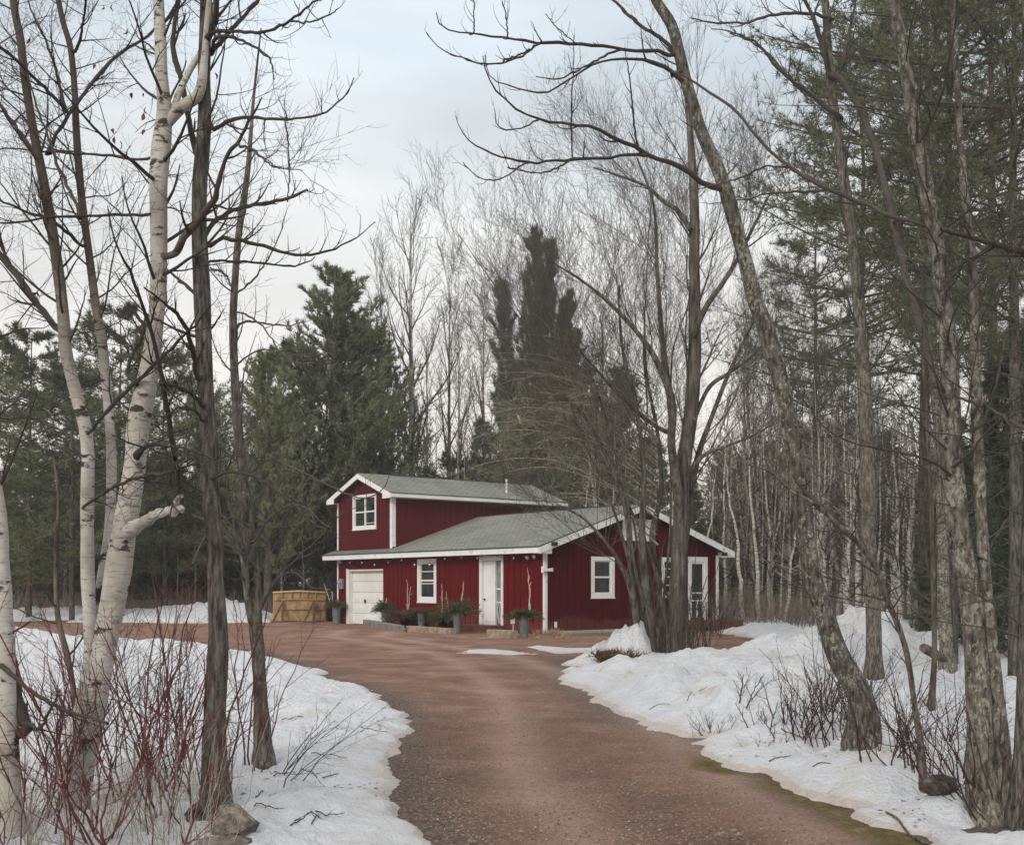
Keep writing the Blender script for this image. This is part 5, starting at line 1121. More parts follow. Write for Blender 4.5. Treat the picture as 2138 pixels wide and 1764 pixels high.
# --- spreading many-stemmed tree before the gable
cs = [([(1404, 1376, 44), (1408, 1300, 38), (1414, 1200, 38), (1422, 1100, 42), (1424, 1000, 40), (1440, 880, 36), (1449, 780, 34), (1450, 650, 30), (1450, 520, 27), (1449, 420, 24), (1444, 320, 18), (1436, 230, 13), (1425, 150, 6)], 0.3),
      ([(1362, 1372, 30), (1360, 1320, 24), (1352, 1250, 24), (1342, 1170, 22), (1340, 1100, 18), (1345, 1020, 15), (1340, 930, 13), (1325, 830, 11), (1300, 730, 8), (1290, 600, 4)], -1.2),
      ([(1338, 1360, 24), (1330, 1300, 20), (1320, 1240, 18), (1306, 1200, 14), (1285, 1160, 11), (1255, 1120, 8), (1215, 1080, 6), (1160, 1050, 3)], -2.0),
      ([(1330, 1245, 13), (1316, 1180, 13), (1312, 1110, 12), (1300, 1040, 10), (1270, 960, 8), (1225, 880, 6), (1170, 800, 3)], -1.4),
      ([(1420, 1100, 26), (1414, 1020, 24), (1402, 930, 22), (1404, 850, 21), (1388, 790, 18), (1350, 720, 14), (1290, 650, 10), (1220, 590, 7), (1140, 540, 3)], -2.5),
      ([(1402, 870, 17), (1392, 780, 15), (1380, 680, 13), (1372, 560, 10), (1365, 430, 7), (1330, 330, 4)], 2.2),
      ([(1384, 1374, 20), (1380, 1280, 16), (1372, 1200, 15), (1362, 1120, 16), (1380, 1020, 13), (1372, 900, 10), (1350, 780, 7), (1345, 640, 4)], 1.4),
      ([(1418, 1374, 28), (1421, 1280, 25), (1424, 1180, 23), (1434, 1080, 23), (1455, 960, 17), (1490, 860, 12), (1530, 760, 9), (1580, 660, 5)], 1.0),
      ([(1446, 700, 16), (1475, 640, 15), (1510, 590, 13), (1540, 540, 10), (1580, 460, 7), (1610, 400, 3)], -1.6),
      ([(1447, 880, 12), (1480, 810, 11), (1520, 780, 9), (1570, 745, 6), (1620, 690, 3)], 1.8),
      ([(1442, 480, 14), (1415, 440, 13), (1385, 420, 11), (1350, 390, 9), (1300, 370, 6), (1240, 350, 3)], 1.5),
      ([(1400, 905, 12), (1370, 890, 11), (1330, 860, 9), (1270, 800, 7), (1200, 720, 4), (1130, 640, 2)], -2.2),
      ([(1425, 1000, 12), (1470, 950, 10), (1520, 930, 8), (1590, 900, 5), (1650, 850, 3)], -1.0)]
SUB = [(6, 1.5, 0.5, 0.5, 8, 0.5), (4, 0.75, 0.55, 0.4, 6, 0.6), (4, 0.36, 0.65, 0.35, 4, 0.75)]
_r = np.random.default_rng(8)
for i in range(8):      # slimmer leaders fanning out of the foot
    b0 = _r.uniform(1320, 1420); fan_ = _r.uniform(-1.0, 0.75) if i > 3 else _r.uniform(-1.1, -0.5); Hh = _r.uniform(760, 1180) * (1 - 0.25 * abs(fan_)); w0_ = _r.uniform(7, 12); pp = []
    for t_ in np.linspace(0, 1, 9):
        pp.append((b0 + fan_ * Hh * (0.12 * t_ + 0.42 * t_ ** 1.8) + _r.normal(0, 6), 1368 - Hh * (t_ - 0.08 * abs(fan_) * t_ ** 2) * 1.08, w0_ * (1 - 0.85 * t_)))
    cs.append((pp, _r.uniform(-2.5, 2.5)))
clump, cloc, crg = traced_tree('spreading_tree', 'many-stemmed bare tree with a wide net of fine twigs in front of the gable', 'tree', (1390, 1375), [([(qx, qy, qw * 0.8) for qx, qy, qw in a], b_, i in (0, 1, 2, 6, 7)) for i, (a, b_) in enumerate(cs)], [], M['bark_clump'], M['twig_clump'], 31,
    [('stem', 13, 3.1, 0.6, 0.5, 10, 0.42, 0.99, 0.24, SUB)], Y=25.2)
# low arching branches on its left side, hanging across the roof
mb = MB(); n_ = 32
az = crg.uniform(2.2, 4.4, n_); hz = crg.uniform(1.5, 5.0, n_)
P0 = []; 
for a, h in zip(az, hz):
    L = crg.uniform(2.6, 4.6) * (0.75 if h < 1.2 else 1); tt = np.linspace(0, 1, 14)
    x = cloc[0] - 0.2 - L * tt * abs(math.cos(a)); y = cloc[1] - L * 0.8 * tt * math.sin(a); z = 1.0 + h + L * (0.75 * tt - 0.38 * tt ** 2) - 0.12 * L * tt ** 3
    P0.append(np.stack([x, y, z], -1))
P0 = np.array(P0) + np.cumsum(crg.normal(0, 0.018, (n_, 14, 3)), axis=1); R0 = np.linspace(0.018, 0.004, 14)[None] * crg.uniform(0.6, 1.3, (n_, 1)); mb.tubes(P0, R0, 5)
lev = (P0, R0)
for (k2, L2, a2, up2, n2, rr2) in [(6, 1.15, 0.5, 0.1, 8, 0.5), (4, 0.6, 0.6, 0.15, 6, 0.6), (3, 0.28, 0.7, 0.2, 4, 0.7)]:
    lev = grow(crg, *lev, k2, L2, a2, up2, n2, 0.2, 1.0, rr2, 0.35, 0.14, taperL=0.3, rmin=0.0024); mb.tubes(*lev, 4 if n2 > 5 else 3)
mb.build('low_branches', M['twig_tan'], clump, smooth=True, offset=cloc)
mb = MB(); n_ = 50
for i in range(n_):      # suckers and vine stems round the foot
    a = crg.uniform(0, 6.28); r = crg.uniform(0.15, 0.9); b0 = np.array([cloc[0] - 0.05 + 0.8 * r * math.cos(a), cloc[1] + 0.5 * r * math.sin(a) - 0.15, 0.0]); H = crg.uniform(0.7, 3.2); tt = np.linspace(0, 1, 9)[:, None]
    ln = np.array([crg.normal(0, 0.16) + 0.2 * math.cos(a) * (H < 1.8), crg.normal(0, 0.12), 1.0]); q = b0 + ln * H * tt + np.cumsum(crg.normal(0, 0.018, (9, 3)), axis=0); mb.tubes([q], [np.linspace(0.011, 0.004, 9) * crg.uniform(0.7, 1.4)], 4)
mb.build('suckers', M['twig'], clump, smooth=True, offset=cloc)

# ------------------------------------------------------------------ shrubs, stones, litter
def shrub(name, label, x, y, n, H, spread, m_, seed, group=None, cat='shrub', sub=4, r0=0.0065, lean=(0, 0), up=0.25, z=None):
    rg = np.random.default_rng(seed); z = tz(x, y) if z is None else z; loc = np.array([x, y, z])
    P = []
    for i in range(n):
        a = rg.uniform(0, 6.28); r = rg.uniform(0, 0.22); h = H * rg.uniform(0.5, 1.15); tt = np.linspace(0, 1, 10)[:, None]
        o = np.array([math.cos(a), math.sin(a), 0.0]) * spread * rg.uniform(0.25, 1.0) + np.array([lean[0], lean[1], 0])
        q = loc + np.array([r * math.cos(a), r * math.sin(a), -0.06]) + (o * (tt ** 1.15) + np.array([0, 0, 1.0]) * (tt - 0.12 * tt ** 2 * np.linalg.norm(o))) * h
        P.append(q + np.cumsum(rg.normal(0, 0.012 * H, (10, 3)), axis=0))
    P = np.array(P); Rr = np.linspace(r0, r0 * 0.35, 10)[None] * rg.uniform(0.6, 1.3, (n, 1)); mb = MB(); mb.tubes(P, Rr, 5)
    l1 = grow(rg, P, Rr, sub, 0.45 * H, 0.65, up, 7, 0.15, 0.95, 0.6, 0.4, 0.2, rmin=r0 * 0.25); mb.tubes(*l1, 4)
    l2 = grow(rg, *l1, 3, 0.18 * H, 0.7, up, 5, 0.2, 1.0, 0.65, 0.4, 0.2, rmin=r0 * 0.22); mb.tubes(*l2, 3)
    o = mb.build(name, m_, None, smooth=True, offset=loc); o.location = loc
    return tag(o, label, cat, group)
GL = 'red-stemmed dogwood shrubs below the birch clump'
LL = 'thicket shrub of thin dark red upright stems growing in snow below the birch clump'
rg = np.random.default_rng(77)
for i, (px, Yd, n, H) in enumerate([(110, 6.7, 6, 1.2), (205, 6.4, 7, 1.3), (270, 7.0, 8, 1.45), (330, 6.6, 8, 1.45), (380, 7.4, 7, 1.35), (300, 6.0, 5, 0.9), (80, 7.4, 5, 1.35), (420, 6.5, 4, 0.8), (180, 5.9, 4, 0.9), (250, 8.2, 6, 1.5), (520, 8.6, 5, 1.35), (30, 6.3, 5, 1.0)]):
    shrub('dogwood_shrub', LL, (px - CX) / FPX * Yd, Yd, n, H, 0.62, M['red_stem'], 100 + i, GL, sub=5, r0=0.0068, up=0.35)
for i, (px, Yd, n, H) in enumerate([(60, 6.8, 8, 1.0), (350, 8.0, 8, 1.3), (160, 8.4, 9, 1.2), (450, 7.6, 6, 1.0)]):
    shrub('brown_shrub', 'loose shrub of thin dark brown branching stems in the snow among the red stems', (px - CX) / FPX * Yd, Yd, n, H, 0.5, M['twig_dark'], 140 + i, 'brown shrubs among the red stems')
shrub('twiggy_shrub', 'low shrub with fine brown branching twigs reaching over snow right of the slim ash', (575 - CX) / FPX * 8.2, 8.2, 7, 0.62, 0.9, M['twig_dark'], 150, sub=5, r0=0.004, lean=(0.6, 0))
for i, (px, Yd, n, H) in enumerate([(395, 6.3, 34, 0.8), (300, 6.5, 26, 0.7), (170, 6.2, 26, 0.6), (60, 6.2, 26, 0.55)]):
    shrub('dry_weeds', 'bunch of tan dry weed stalks standing between the red shrub stems', (px - CX) / FPX * Yd, Yd, n, H, 0.5, M['twig_tan'], 160 + i, 'dry weed bunches between the red stems', 'weeds', 2, 0.0028)
# right bank
GR = 'bare shrubs around the leaning tree'
for i, (px, py, n, H, ln) in enumerate([(1690, 1500, 12, 0.75, (-0.2, 0)), (1745, 1510, 12, 0.85, (-.1, 0)), (1640, 1475, 8, 0.5, (-.5, 0)), (1720, 1440, 9, 0.9, (0.1, 0)), (1840, 1540, 9, 0.75, (0.3, 0)), (1780, 1470, 8, 0.8, (0.3, 0))]):
    p = land(px, py + 40); shrub('dark_shrub', 'bare shrub of crooked dark red stems tangled round the foot of the leaning tree', p[0], p[1], n, H, 0.55, M['dark_stem'], 200 + i, GR, r0=0.0075)
for i, (px, py, n, H, ln) in enumerate([(1990, 1640, 10, 1.0, (-0.4, 0)), (2050, 1690, 10, 0.9, (-.5, 0)), (1960, 1600, 7, 0.8, (.1, 0)), (1890, 1600, 7, 0.7, (-.3, 0)), (2105, 1720, 8, 0.9, (.1, 0))]):
    p = land(px, py); shrub('brown_shrub', 'bare shrub of long thin brown stems crossing in front of the lichened trunks', p[0], p[1], n, H, 0.6, M['dark_stem'], 220 + i, 'long-stemmed shrubs before the lichened trunks', r0=0.006, lean=ln)
for i, (px, py, n, H) in enumerate([(1600, 1520, 6, 0.35), (1660, 1545, 7, 0.5), (1700, 1470, 8, 0.7), (1760, 1540, 8, 0.6), (1870, 1570, 8, 0.7), (1930, 1560, 7, 0.7), (1820, 1450, 7, 0.8)]):
    p = land(px, py); shrub('dark_shrub', 'bare shrub of crooked dark red stems tangled round the foot of the leaning tree', p[0], p[1], n, H, 0.95, M['dark_stem'], 270 + i, GR, r0=0.006, up=0.1)
p = land(1545, 1468); shrub('lone_shrub', 'small crooked dark stem alone on the snow slope left of the leaning tree', p[0], p[1], 4, 0.55, 0.7, M['dark_stem'], 240, sub=5, r0=0.008, lean=(0.3, 0))
p = land(1487, 1530); shrub('dead_weeds', 'clump of dead brown stalks in the melted gap at the edge of the bank', p[0], p[1], 26, 0.28, 0.9, M['twig_dark'], 241, None, 'weeds', 3, 0.004)
p = land(1590, 1560); shrub('dead_weeds', 'small tuft of dead stalks poking from the snow below the crooked stem', p[0], p[1], 12, 0.18, 0.9, M['twig_dark'], 242, None, 'weeds', 3, 0.003)
for i, (px, Yd, H) in enumerate([(1440, 27.5, 1.5), (1475, 30, 1.7), (1455, 24.5, 1.3), (1500, 36, 1.5)]):
    shrub('brown_shrub', 'thin dark stems standing between the spreading tree and the side door', (px - CX) / FPX * Yd, Yd, 7, H, 0.25, M['twig_dark'], 250 + i, 'thin stems by the side door', r0=0.012)
p = land(1278, 1405); 
shrub('brush_heap', 'heap of brown twigs and dirt under the cut side of the small snow mound', (1300 - CX) / FPX * 22.3, 22.3, 90, 0.36, 1.6, M['twig_dark'], 260, None, 'brush heap', 3, 0.008, z=0.05)
# dry grass tufts at the house and field
_c = land(1300, 1402)
def tuft_grass(name, label, x, y, n, L, seed, m_=None, kind=None, sx=0.3, sy=0.2, cat='grass tuft'):
    rg = np.random.default_rng(seed); c = np.stack([x + rg.normal(0, sx, n), y + rg.normal(0, sy, n), np.zeros(n)], -1); c[:, 2] = terrain(c[:, 0], c[:, 1])
    loc = np.array([x, y, tz(x, y)]); mb = MB(); tufts(mb, c, np.tile([0, 0, 0.6], (n, 1)), rg, 7, L, 0.008 * max(1, y / 20), 0.42)
    o = mb.build(name, m_ or M['dry_grass'], None, offset=loc); o.location = loc
    return tag(o, label, cat) if not kind else tag(o, kind=kind)
gx, gy = gp(1145, 1325); tuft_grass('grass_tuft', 'tuft of pale dead grass at the near house corner', gx + 0.15, gy - 0.15, 60, 0.22, 300)
gx = (1290 - CX) / FPX * 22.3
rgg = np.random.default_rng(305); cc_ = np.stack([gx + rgg.normal(0, 0.26, 150), 22.45 + rgg.normal(0, 0.12, 150), rgg.uniform(0.08, 0.30, 150)], -1); mb = MB(); tufts(mb, cc_, np.tile([0, -0.7, 0.1], (150, 1)), rgg, 9, 0.16, 0.012, 0.7)
tag(mb.build('dead_grass_clump', M['dead_leaf']), 'matted brown dead grass hanging from the cut face of the small snow mound', 'dead grass')
gx, gy = gp(1250, 1332); tuft_grass('grass', '', gx, gy, 160, 0.07, 301, kind='stuff', sx=1.5, sy=0.4)

def rock(name, label, x, y, z, sx, sy, sz, m_, seed, cat='rock', rot=0.0):
    rg = np.random.default_rng(seed); nu, nv = 48, 30; mb = MB(); th = np.linspace(0, 2 * np.pi, nu, endpoint=False); ph = np.linspace(-np.pi / 2, np.pi / 2, nv)
    T, Ph = np.meshgrid(th, ph); d = np.stack([np.cos(Ph) * np.cos(T), np.cos(Ph) * np.sin(T), np.sin(Ph)], -1); r = np.ones(T.shape)
    for i in range(20):
        nrm = rg.normal(size=3); nrm /= np.linalg.norm(nrm); h = rg.uniform(0.55, 0.92); q = (d * nrm).sum(-1); r = np.where(q > 0.05, np.minimum(r, h / np.maximum(q, 0.05)), r)
    r = r + 0.07 * fbm(d[..., 0] * 4 + seed, d[..., 2] * 3 + d[..., 1] * 2, seed, 4); V = d * r[..., None] * np.array([sx, sy, sz])
    idx = np.arange(nu * nv).reshape(nv, nu); j = (np.arange(nu) + 1) % nu
    mb.quads(V.reshape(-1, 3), np.stack([idx[:-1], idx[:-1][:, j], idx[1:][:, j], idx[1:]], -1).reshape(-1, 4))
    o = mb.build(name, m_); o.location = (x, y, z); o.rotation_euler = (rg.uniform(-.3, .3), rg.uniform(-.3, .3), rot); return tag(o, label, cat)
M['rock'] = bark('boulder_stone', (0.11, 0.092, 0.08), (0.27, 0.235, 0.205), (0.25, 0.25, 0.19), 0.04, 2.5, 11.0, 0.9)
M['rock_dark'] = bark('dark_stone', (0.05, 0.045, 0.042), (0.13, 0.12, 0.11), (0.2, 0.2, 0.17), 0.0, 1.6, 11.0, 0.9)
k_ = 6.55 / FPX
rock('boulder', 'brown layered boulder at the foot of the dark ash, largest of the stones there', (485 - CX) * k_, 6.55, CAMH - (1735 - HOR) * k_, 0.185, 0.17, 0.15, M['rock'], 5)
rock('boulder', 'mossy grey stone wedged behind the largest brown boulder', (415 - CX) / FPX * 6.75, 6.75, CAMH - (1712 - HOR) / FPX * 6.75, 0.12, 0.13, 0.15, M['rock_dark'], 6)
rock('boulder', 'low dark brown stone under the front edge of the largest boulder', (470 - CX) / FPX * 6.35, 6.35, CAMH - (1775 - HOR) / FPX * 6.35, 0.20, 0.15, 0.10, M['rock'], 8)
p = land(1962, 1655); rock('rock', 'dark rounded rock in the snow behind the thin curved sapling', p[0], p[1], p[2] + 0.03, 0.135, 0.12, 0.10, M['rock_dark'], 9)
p = land(1300, 1402); rock('dirt_clod', 'lump of frozen brown dirt in the cut face of the small snow mound', (1285 - CX) / FPX * 22.75, 22.75, 0.10, 0.46, 0.40, 0.20, plain('dirt_lump', (0.06, 0.04, 0.028), 0.95, 0.4, 8.0, bstr=0.8), 12, 'dirt clod')
# fallen log
a = at(1928, 1352, 15.5); b_ = at(1975, 1378, 16.2); mb = MB(); tt = np.linspace(0, 1, 8)[:, None]; q = a * (1 - tt) + b_ * tt; mb.tubes([q], [np.array([0.06, 0.068, 0.066, 0.07, 0.066, 0.06, 0.055, 0.03])], 12, True)
o = mb.build('fallen_log', M['bark_brown'], None, offset=a); o.location = a; tag(o, 'short broken brown log lying on snow against the pale lichened trunk', 'log')
# fallen twigs lying on snow and drive
TW = 'dark fallen twig lying on the snow left of the drive'
for i, (px, py, Lp, ang) in enumerate([(690, 1580, 75, 0.15), (655, 1615, 70, -0.5), (690, 1620, 40, 0.9), (590, 1620, 40, 0.7), (640, 1700, 50, 0.4), (625, 1715, 60, 1.2), (560, 1690, 60, 0.1), (660, 1705, 45, 1.4), (780, 1525, 55, -0.1), (690, 1705, 60, 0.05), (545, 1655, 30, 1.2), (620, 1500, 60, 0.3)]):
    rg = np.random.default_rng(400 + i); p = land(px, py); L = Lp / FPX * p[1]; tt = np.linspace(-.5, .5, 9)
    x = p[0] + L * tt * math.cos(ang); y = p[1] + L * tt * math.sin(ang) * 1.6; z = terrain(x, y) + 0.008 + 0.02 * (tt + 0.5) * (i % 3 == 0)
    q = np.stack([x, y, z], -1) + np.cumsum(rg.normal(0, 0.004, (9, 3)) * [1, 1, .3], axis=0); mb = MB(); mb.tubes([q], [np.linspace(0.0045, 0.002, 9)], 5); l1 = grow(rg, q, np.linspace(0.0045, 0.002, 9), 4, L * 0.35, 0.7, 0.02, 5, .2, .9, .6, .4); l1[0][..., 2] = np.maximum(l1[0][..., 2], terrain(l1[0][..., 0].ravel(), l1[0][..., 1].ravel()).reshape(l1[0].shape[:2]) + 0.004); mb.tubes(*l1, 4)
    o = mb.build('fallen_twig', M['twig_dark'], None, smooth=True, offset=p); o.location = p; tag(o, TW, 'twig', 'fallen twigs on the left snow')
for i, (px, py, Lp, ang) in enumerate([(1375, 1472, 45, 0.0), (1630, 1582, 60, 0.3), (1720, 1592, 50, 0.0), (1600, 1545, 30, 0.5), (1470, 1440, 20, 0.4), (1680, 1545, 90, -0.4), (1440, 1450, 30, 0.9)]):
    rg = np.random.default_rng(430 + i); p = land(px, py); L = Lp / FPX * p[1]; tt = np.linspace(-.5, .5, 9); x = p[0] + L * tt * math.cos(ang); y = p[1] + L * tt * math.sin(ang) * 2; z = terrain(x, y) + 0.008
    q = np.stack([x, y, z], -1) + np.cumsum(rg.normal(0, 0.004, (9, 3)) * [1, 1, .3], axis=0); mb = MB(); mb.tubes([q], [np.linspace(0.005, 0.0025, 9)], 5)
    o = mb.build('fallen_twig', M['twig_dark'], None, smooth=True, offset=p); o.location = p; tag(o, 'thin dark twig lying on the right snow bank', 'twig', 'fallen twigs on the right bank')
# dark hose-like root at the lower right
pts_ = [land(*q) for q in [(1850, 1698), (1872, 1712), (1890, 1735), (1905, 1750), (1935, 1766)]]
mb = MB(); q = np.array([[p[0], p[1], tz(p[0], p[1]) + 0.012] for p in pts_]); q = cr_dense(q, 5); mb.tubes([q], [np.full(len(q), 0.008)], 6); o = mb.build('fallen_branch', M['bark_grey'], None, smooth=True, offset=q[0]); o.location = q[0]; tag(o, 'smooth grey curved branch half sunk in snow by the mossy verge', 'branch')
# bits of dark litter on the snow, loose stones on the drive
rg = np.random.default_rng(500); n = 5200; Yv = 6.5 * (3.4) ** rg.uniform(0, 1, n); u = rg.uniform(-0.45, 0.52, n); x = u * Yv; z_, D_ = snow_all(x, Yv); keep = (D_ > 0.1) & (fbm(x * 0.8, Yv * 0.8, 3, 3) > 0.06)
x, y, z = x[keep], Yv[keep], z_[keep]; n = len(x); mb = MB(); a = rg.uniform(0, 6.28, n); L = rg.uniform(0.008, 0.03, n); dx, dy = np.cos(a) * L, np.sin(a) * L; w = rg.uniform(0.15, 0.6, n)
v = np.stack([np.stack([x - dx, y - dy, z + .003], -1), np.stack([x + dy * w, y - dx * w, z + .006], -1), np.stack([x + dx, y + dy, z + .004], -1), np.stack([x - dy * w, y + dx * w, z + .007], -1)], 1)
o = mb.quads(v.reshape(-1, 3), np.arange(n * 4).reshape(-1, 4)); o = mb.build('leaf_litter', M['dead_leaf']); o['kind'] = 'stuff'
n = 26000; Yv = 6.5 * (3.2) ** (rg.uniform(0, 1, n) ** 1.2); u = rg.uniform(-0.12, 0.40, n); x = u * Yv; dB_ = sdf(x, Yv, SNOW_B); dA_ = sdf(x, Yv, SNOW_A); ed = np.minimum(-dA_, -dB_)
pr = 0.10 + 0.75 * np.exp(-np.clip(ed, 0, 9) / 0.8) + 0.5 * (fbm(x * 0.7, Yv * 0.5, 12, 3) > 0.08); keep = (ed > 0.0) & (rg.uniform(0, 1, n) < pr * 0.8) & ~((-dB_ < 0.45) & (Yv < 12) & (x > 0))
x, y = x[keep], Yv[keep]; n = len(x); z = dirt_z(x, y); s = rg.lognormal(math.log(0.0075), 0.4, n)[:, None, None]
octa = np.array([(1, 0, 0), (0, 1, 0), (-1, 0, 0), (0, -1, 0), (0.1, 0.1, 0.8), (0, 0, -0.5)]); Rz = rg.uniform(0, 6.28, n)
o6 = np.repeat(octa[None], n, 0) * rg.uniform(0.6, 1.3, (n, 6, 3)); co, si = np.cos(Rz)[:, None], np.sin(Rz)[:, None]
V = np.stack([o6[..., 0] * co - o6[..., 1] * si, o6[..., 0] * si + o6[..., 1] * co, o6[..., 2]], -1) * s + np.stack([x, y, z + 0.002], -1)[:, None, :]
F = np.array([(0, 1, 4), (1, 2, 4), (2, 3, 4), (3, 0, 4), (1, 0, 5), (2, 1, 5), (3, 2, 5), (0, 3, 5)]); mb = MB(); mb.tris(V.reshape(-1, 3), (F[None] + 6 * np.arange(n)[:, None, None]).reshape(-1, 3))
m, nn_, l, b = mat('gravel_stone', 0.9, 0.2); t = nn_.new('ShaderNodeTexCoord'); w_ = nn_.new('ShaderNodeTexWhiteNoise'); sn = nnode(nn_, l, t.outputs['Object'], 40.0, 2)
r = ramp(nn_, l, sn.outputs['Fac'], [(0.3, (0.10, 0.07, 0.06)), (0.5, (0.20, 0.14, 0.115)), (0.7, (0.36, 0.29, 0.25))]); l.new(r.outputs[0], b.inputs['Base Color'])
o = mb.build('gravel', m); o['kind'] = 'stuff'

# ------------------------------------------------------------------ the wood behind
def pine_meshes(seed, H, Wd, h0, style, nt=1.0, leafL=0.24, leafW=0.03, leaders=((0, 0, 1.0),)):
    """unit pine of real size at the origin: trunk mesh, crown mesh"""
    rg = np.random.default_rng(seed); tb = MB(); cb = MB(); H_, W_ = H, Wd
    for dx_, ln_, hs_, *fx_ in leaders:
      H, Wd = H_ * hs_, W_ * (0.55 + 0.45 * hs_) ; az_ = fx_[0] if fx_ else rg.uniform(0, 6.28) if dx_ else 0; i0, i1 = len(tb.v), len(cb.v)
      m_ = 14; tt = np.linspace(0, 1, m_); P = np.stack([0.15 * np.cumsum(rg.normal(0, .3, m_)) * tt, 0.15 * np.cumsum(rg.normal(0, .3, m_)) * tt, tt * H - 0.3 * (tt == 0)], -1)
      R = ((0.018 if style != 'layer' else 0.009) * H) * (1 - 0.95 * tt) + 0.01; tb.tubes([P], [R], 9)
      nb = int((H - h0) * {'layer': 6.0, 'spruce': 9.5, 'white': 9.5, 'column': 5.0}[style]); hs = h0 + (H - 0.4 - h0) * (np.arange(nb) + rg.uniform(0, 1, nb)) / nb; f = (hs - h0) / (H - h0)
      if style == 'spruce': wd = Wd * (1 - f) ** 0.9 + 0.12
      elif style == 'layer': wd = Wd * np.clip(np.sin(np.pi * (0.18 + 0.8 * f)), 0.15, 1) * rg.uniform(0.5, 1.1, nb); hs = h0 + np.round((hs - h0) / 1.1) * 1.1 + rg.normal(0, 0.12, nb); hs = np.clip(hs, h0, H - 0.3)
      else: wd = Wd * np.clip(1.0 - f, 0, 1) ** 0.75 * np.clip(0.8 + f * 1.2, 0, 1) * rg.choice([0.45, 0.7, 0.9, 1.0, 1.2, 1.3], nb) * rg.uniform(0.9, 1.1, nb) + 0.15
      a = rg.uniform(0, 6.28, nb); up0 = {'spruce': -0.12, 'layer': 0.12, 'white': 0.42, 'column': 1.6}[style] + 0.25 * f; n = 9; s = np.linspace(0, 1, n)
      bx = np.interp(hs, P[:, 2], P[:, 0]); by = np.interp(hs, P[:, 2], P[:, 1])
      curve = {'spruce': 0.18, 'layer': 0.12, 'white': 0.5, 'column': 0.8}[style]
      B = np.stack([bx[:, None] + wd[:, None] * np.cos(a)[:, None] * s, by[:, None] + wd[:, None] * np.sin(a)[:, None] * s, hs[:, None] + wd[:, None] * (up0[:, None] * s + curve * s ** 2)], -1)
      BR = np.linspace(1, 0.25, n)[None] * (0.010 + 0.008 * wd[:, None]); tb.tubes(B, BR, 5)
      S1, SR1 = grow(rg, B, BR, 13 if style == 'layer' else 8, np.maximum(0.45 * wd, 0.35), 0.75, {'spruce': -0.05, 'layer': 0.2, 'white': 0.55, 'column': 1.2}[style], 6, 0.2, 1.0, 0.45, 0.4, 0.12, taperL=0.35, flat=0.55 if style in ('layer', 'spruce') else 0.2)
      c = S1[:, 1:].reshape(-1, 3); d = np.diff(S1, axis=1).reshape(-1, 3); d /= np.linalg.norm(d, axis=1, keepdims=True) + 1e-9
      c2 = B[:, 3:].reshape(-1, 3); d2 = np.diff(B, axis=1)[:, 2:].reshape(-1, 3); d2 /= np.linalg.norm(d2, axis=1, keepdims=True) + 1e-9
      c = np.vstack([c, c2]); d = np.vstack([d, d2]); 
      if nt < 1: k_ = rg.uniform(0, 1, len(c)) < nt; c, d = c[k_], d[k_]
      dd = d + np.array([0, 0, 0.6 if style in ('white', 'column') else 0.12]); tufts(cb, c, dd, rg, 11, leafL, leafW, 0.6)
      tb.tubes(*((S1[::6], SR1[::6] * 0.6) if style == 'column' else (S1[::2], SR1[::2])), 3)
      if dx_ or ln_:
        for arrs, s0_ in ((tb.v, i0), (cb.v, i1)):
            for q in range(s0_, len(arrs)):
                zz_ = arrs[q][:, 2]; sh = dx_ * np.clip(zz_ / (0.35 * H_), 0, 1) + ln_ * np.clip(zz_ - 0.3 * H_, 0, 99); arrs[q] = arrs[q] + np.stack([sh * math.cos(az_), sh * math.sin(az_), 0 * zz_], -1)
    return tb.mesh('trunk', True), cb.mesh('crown')
_pines = {}
def pine_kind(key, *a, **k):
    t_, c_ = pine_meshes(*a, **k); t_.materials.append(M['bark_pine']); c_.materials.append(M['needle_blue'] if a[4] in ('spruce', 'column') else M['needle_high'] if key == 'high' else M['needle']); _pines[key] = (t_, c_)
pine_kind('white1', 41, 18, 3.5, 2.0, 'white', leaders=((0, 0, 1.0), (0.7, 0.05, 0.86), (0.9, 0.09, 0.78))); pine_kind('white2', 42, 16, 3.4, 2.0, 'white'); pine_kind('column', 43, 19, 0.8, 7.0, 'column', leafL=0.34, leafW=0.032, nt=0.75, leaders=((0, 0, 1.0), (0.35, 0.02, 0.98, 0.2), (0.8, 0.10, 0.87, 3.3), (0.75, 0.10, 0.84, 0.1)))
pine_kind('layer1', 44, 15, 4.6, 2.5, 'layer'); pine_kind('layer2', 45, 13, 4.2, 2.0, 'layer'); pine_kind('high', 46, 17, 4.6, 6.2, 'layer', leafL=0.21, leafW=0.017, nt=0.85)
pine_kind('spruce1', 47, 12, 2.4, 0.3, 'spruce'); pine_kind('spruce2', 48, 11, 2.1, 0.2, 'spruce', nt=0.8)
def put_tree(kind, name, label, x, y, H=None, rz=None, sxy=None, group=None, cat='pine tree', table=None, z=None):
    t_, c_ = (table or _pines)[kind]; rgx = np.random.default_rng(int(abs(x * 131 + y * 17)) + 7)
    r = empty(name, (x, y, (tz(x, y) - 0.05) if z is None else z), label, cat, group, rz=rgx.uniform(0, 6.28) if rz is None else rz)
    h0 = max(v.co.z for v in t_.vertices) if kind not in _hcache else _hcache[kind]; _hcache[kind] = h0
    s = (H / h0) if H else 1.0; q = (sxy or 1.0) * s; r.scale = (q, q, s)
    for nm, me in (('trunk', t_), ('crown', c_)):
        if me is None: continue
        o = bpy.data.objects.new(nm, me); C.objects.link(o); o.parent = r
    return r
_hcache = {}
def by_px(px, top, Yd): return (px - CX) / FPX * Yd, Yd, CAMH + (HOR - top) / FPX * Yd
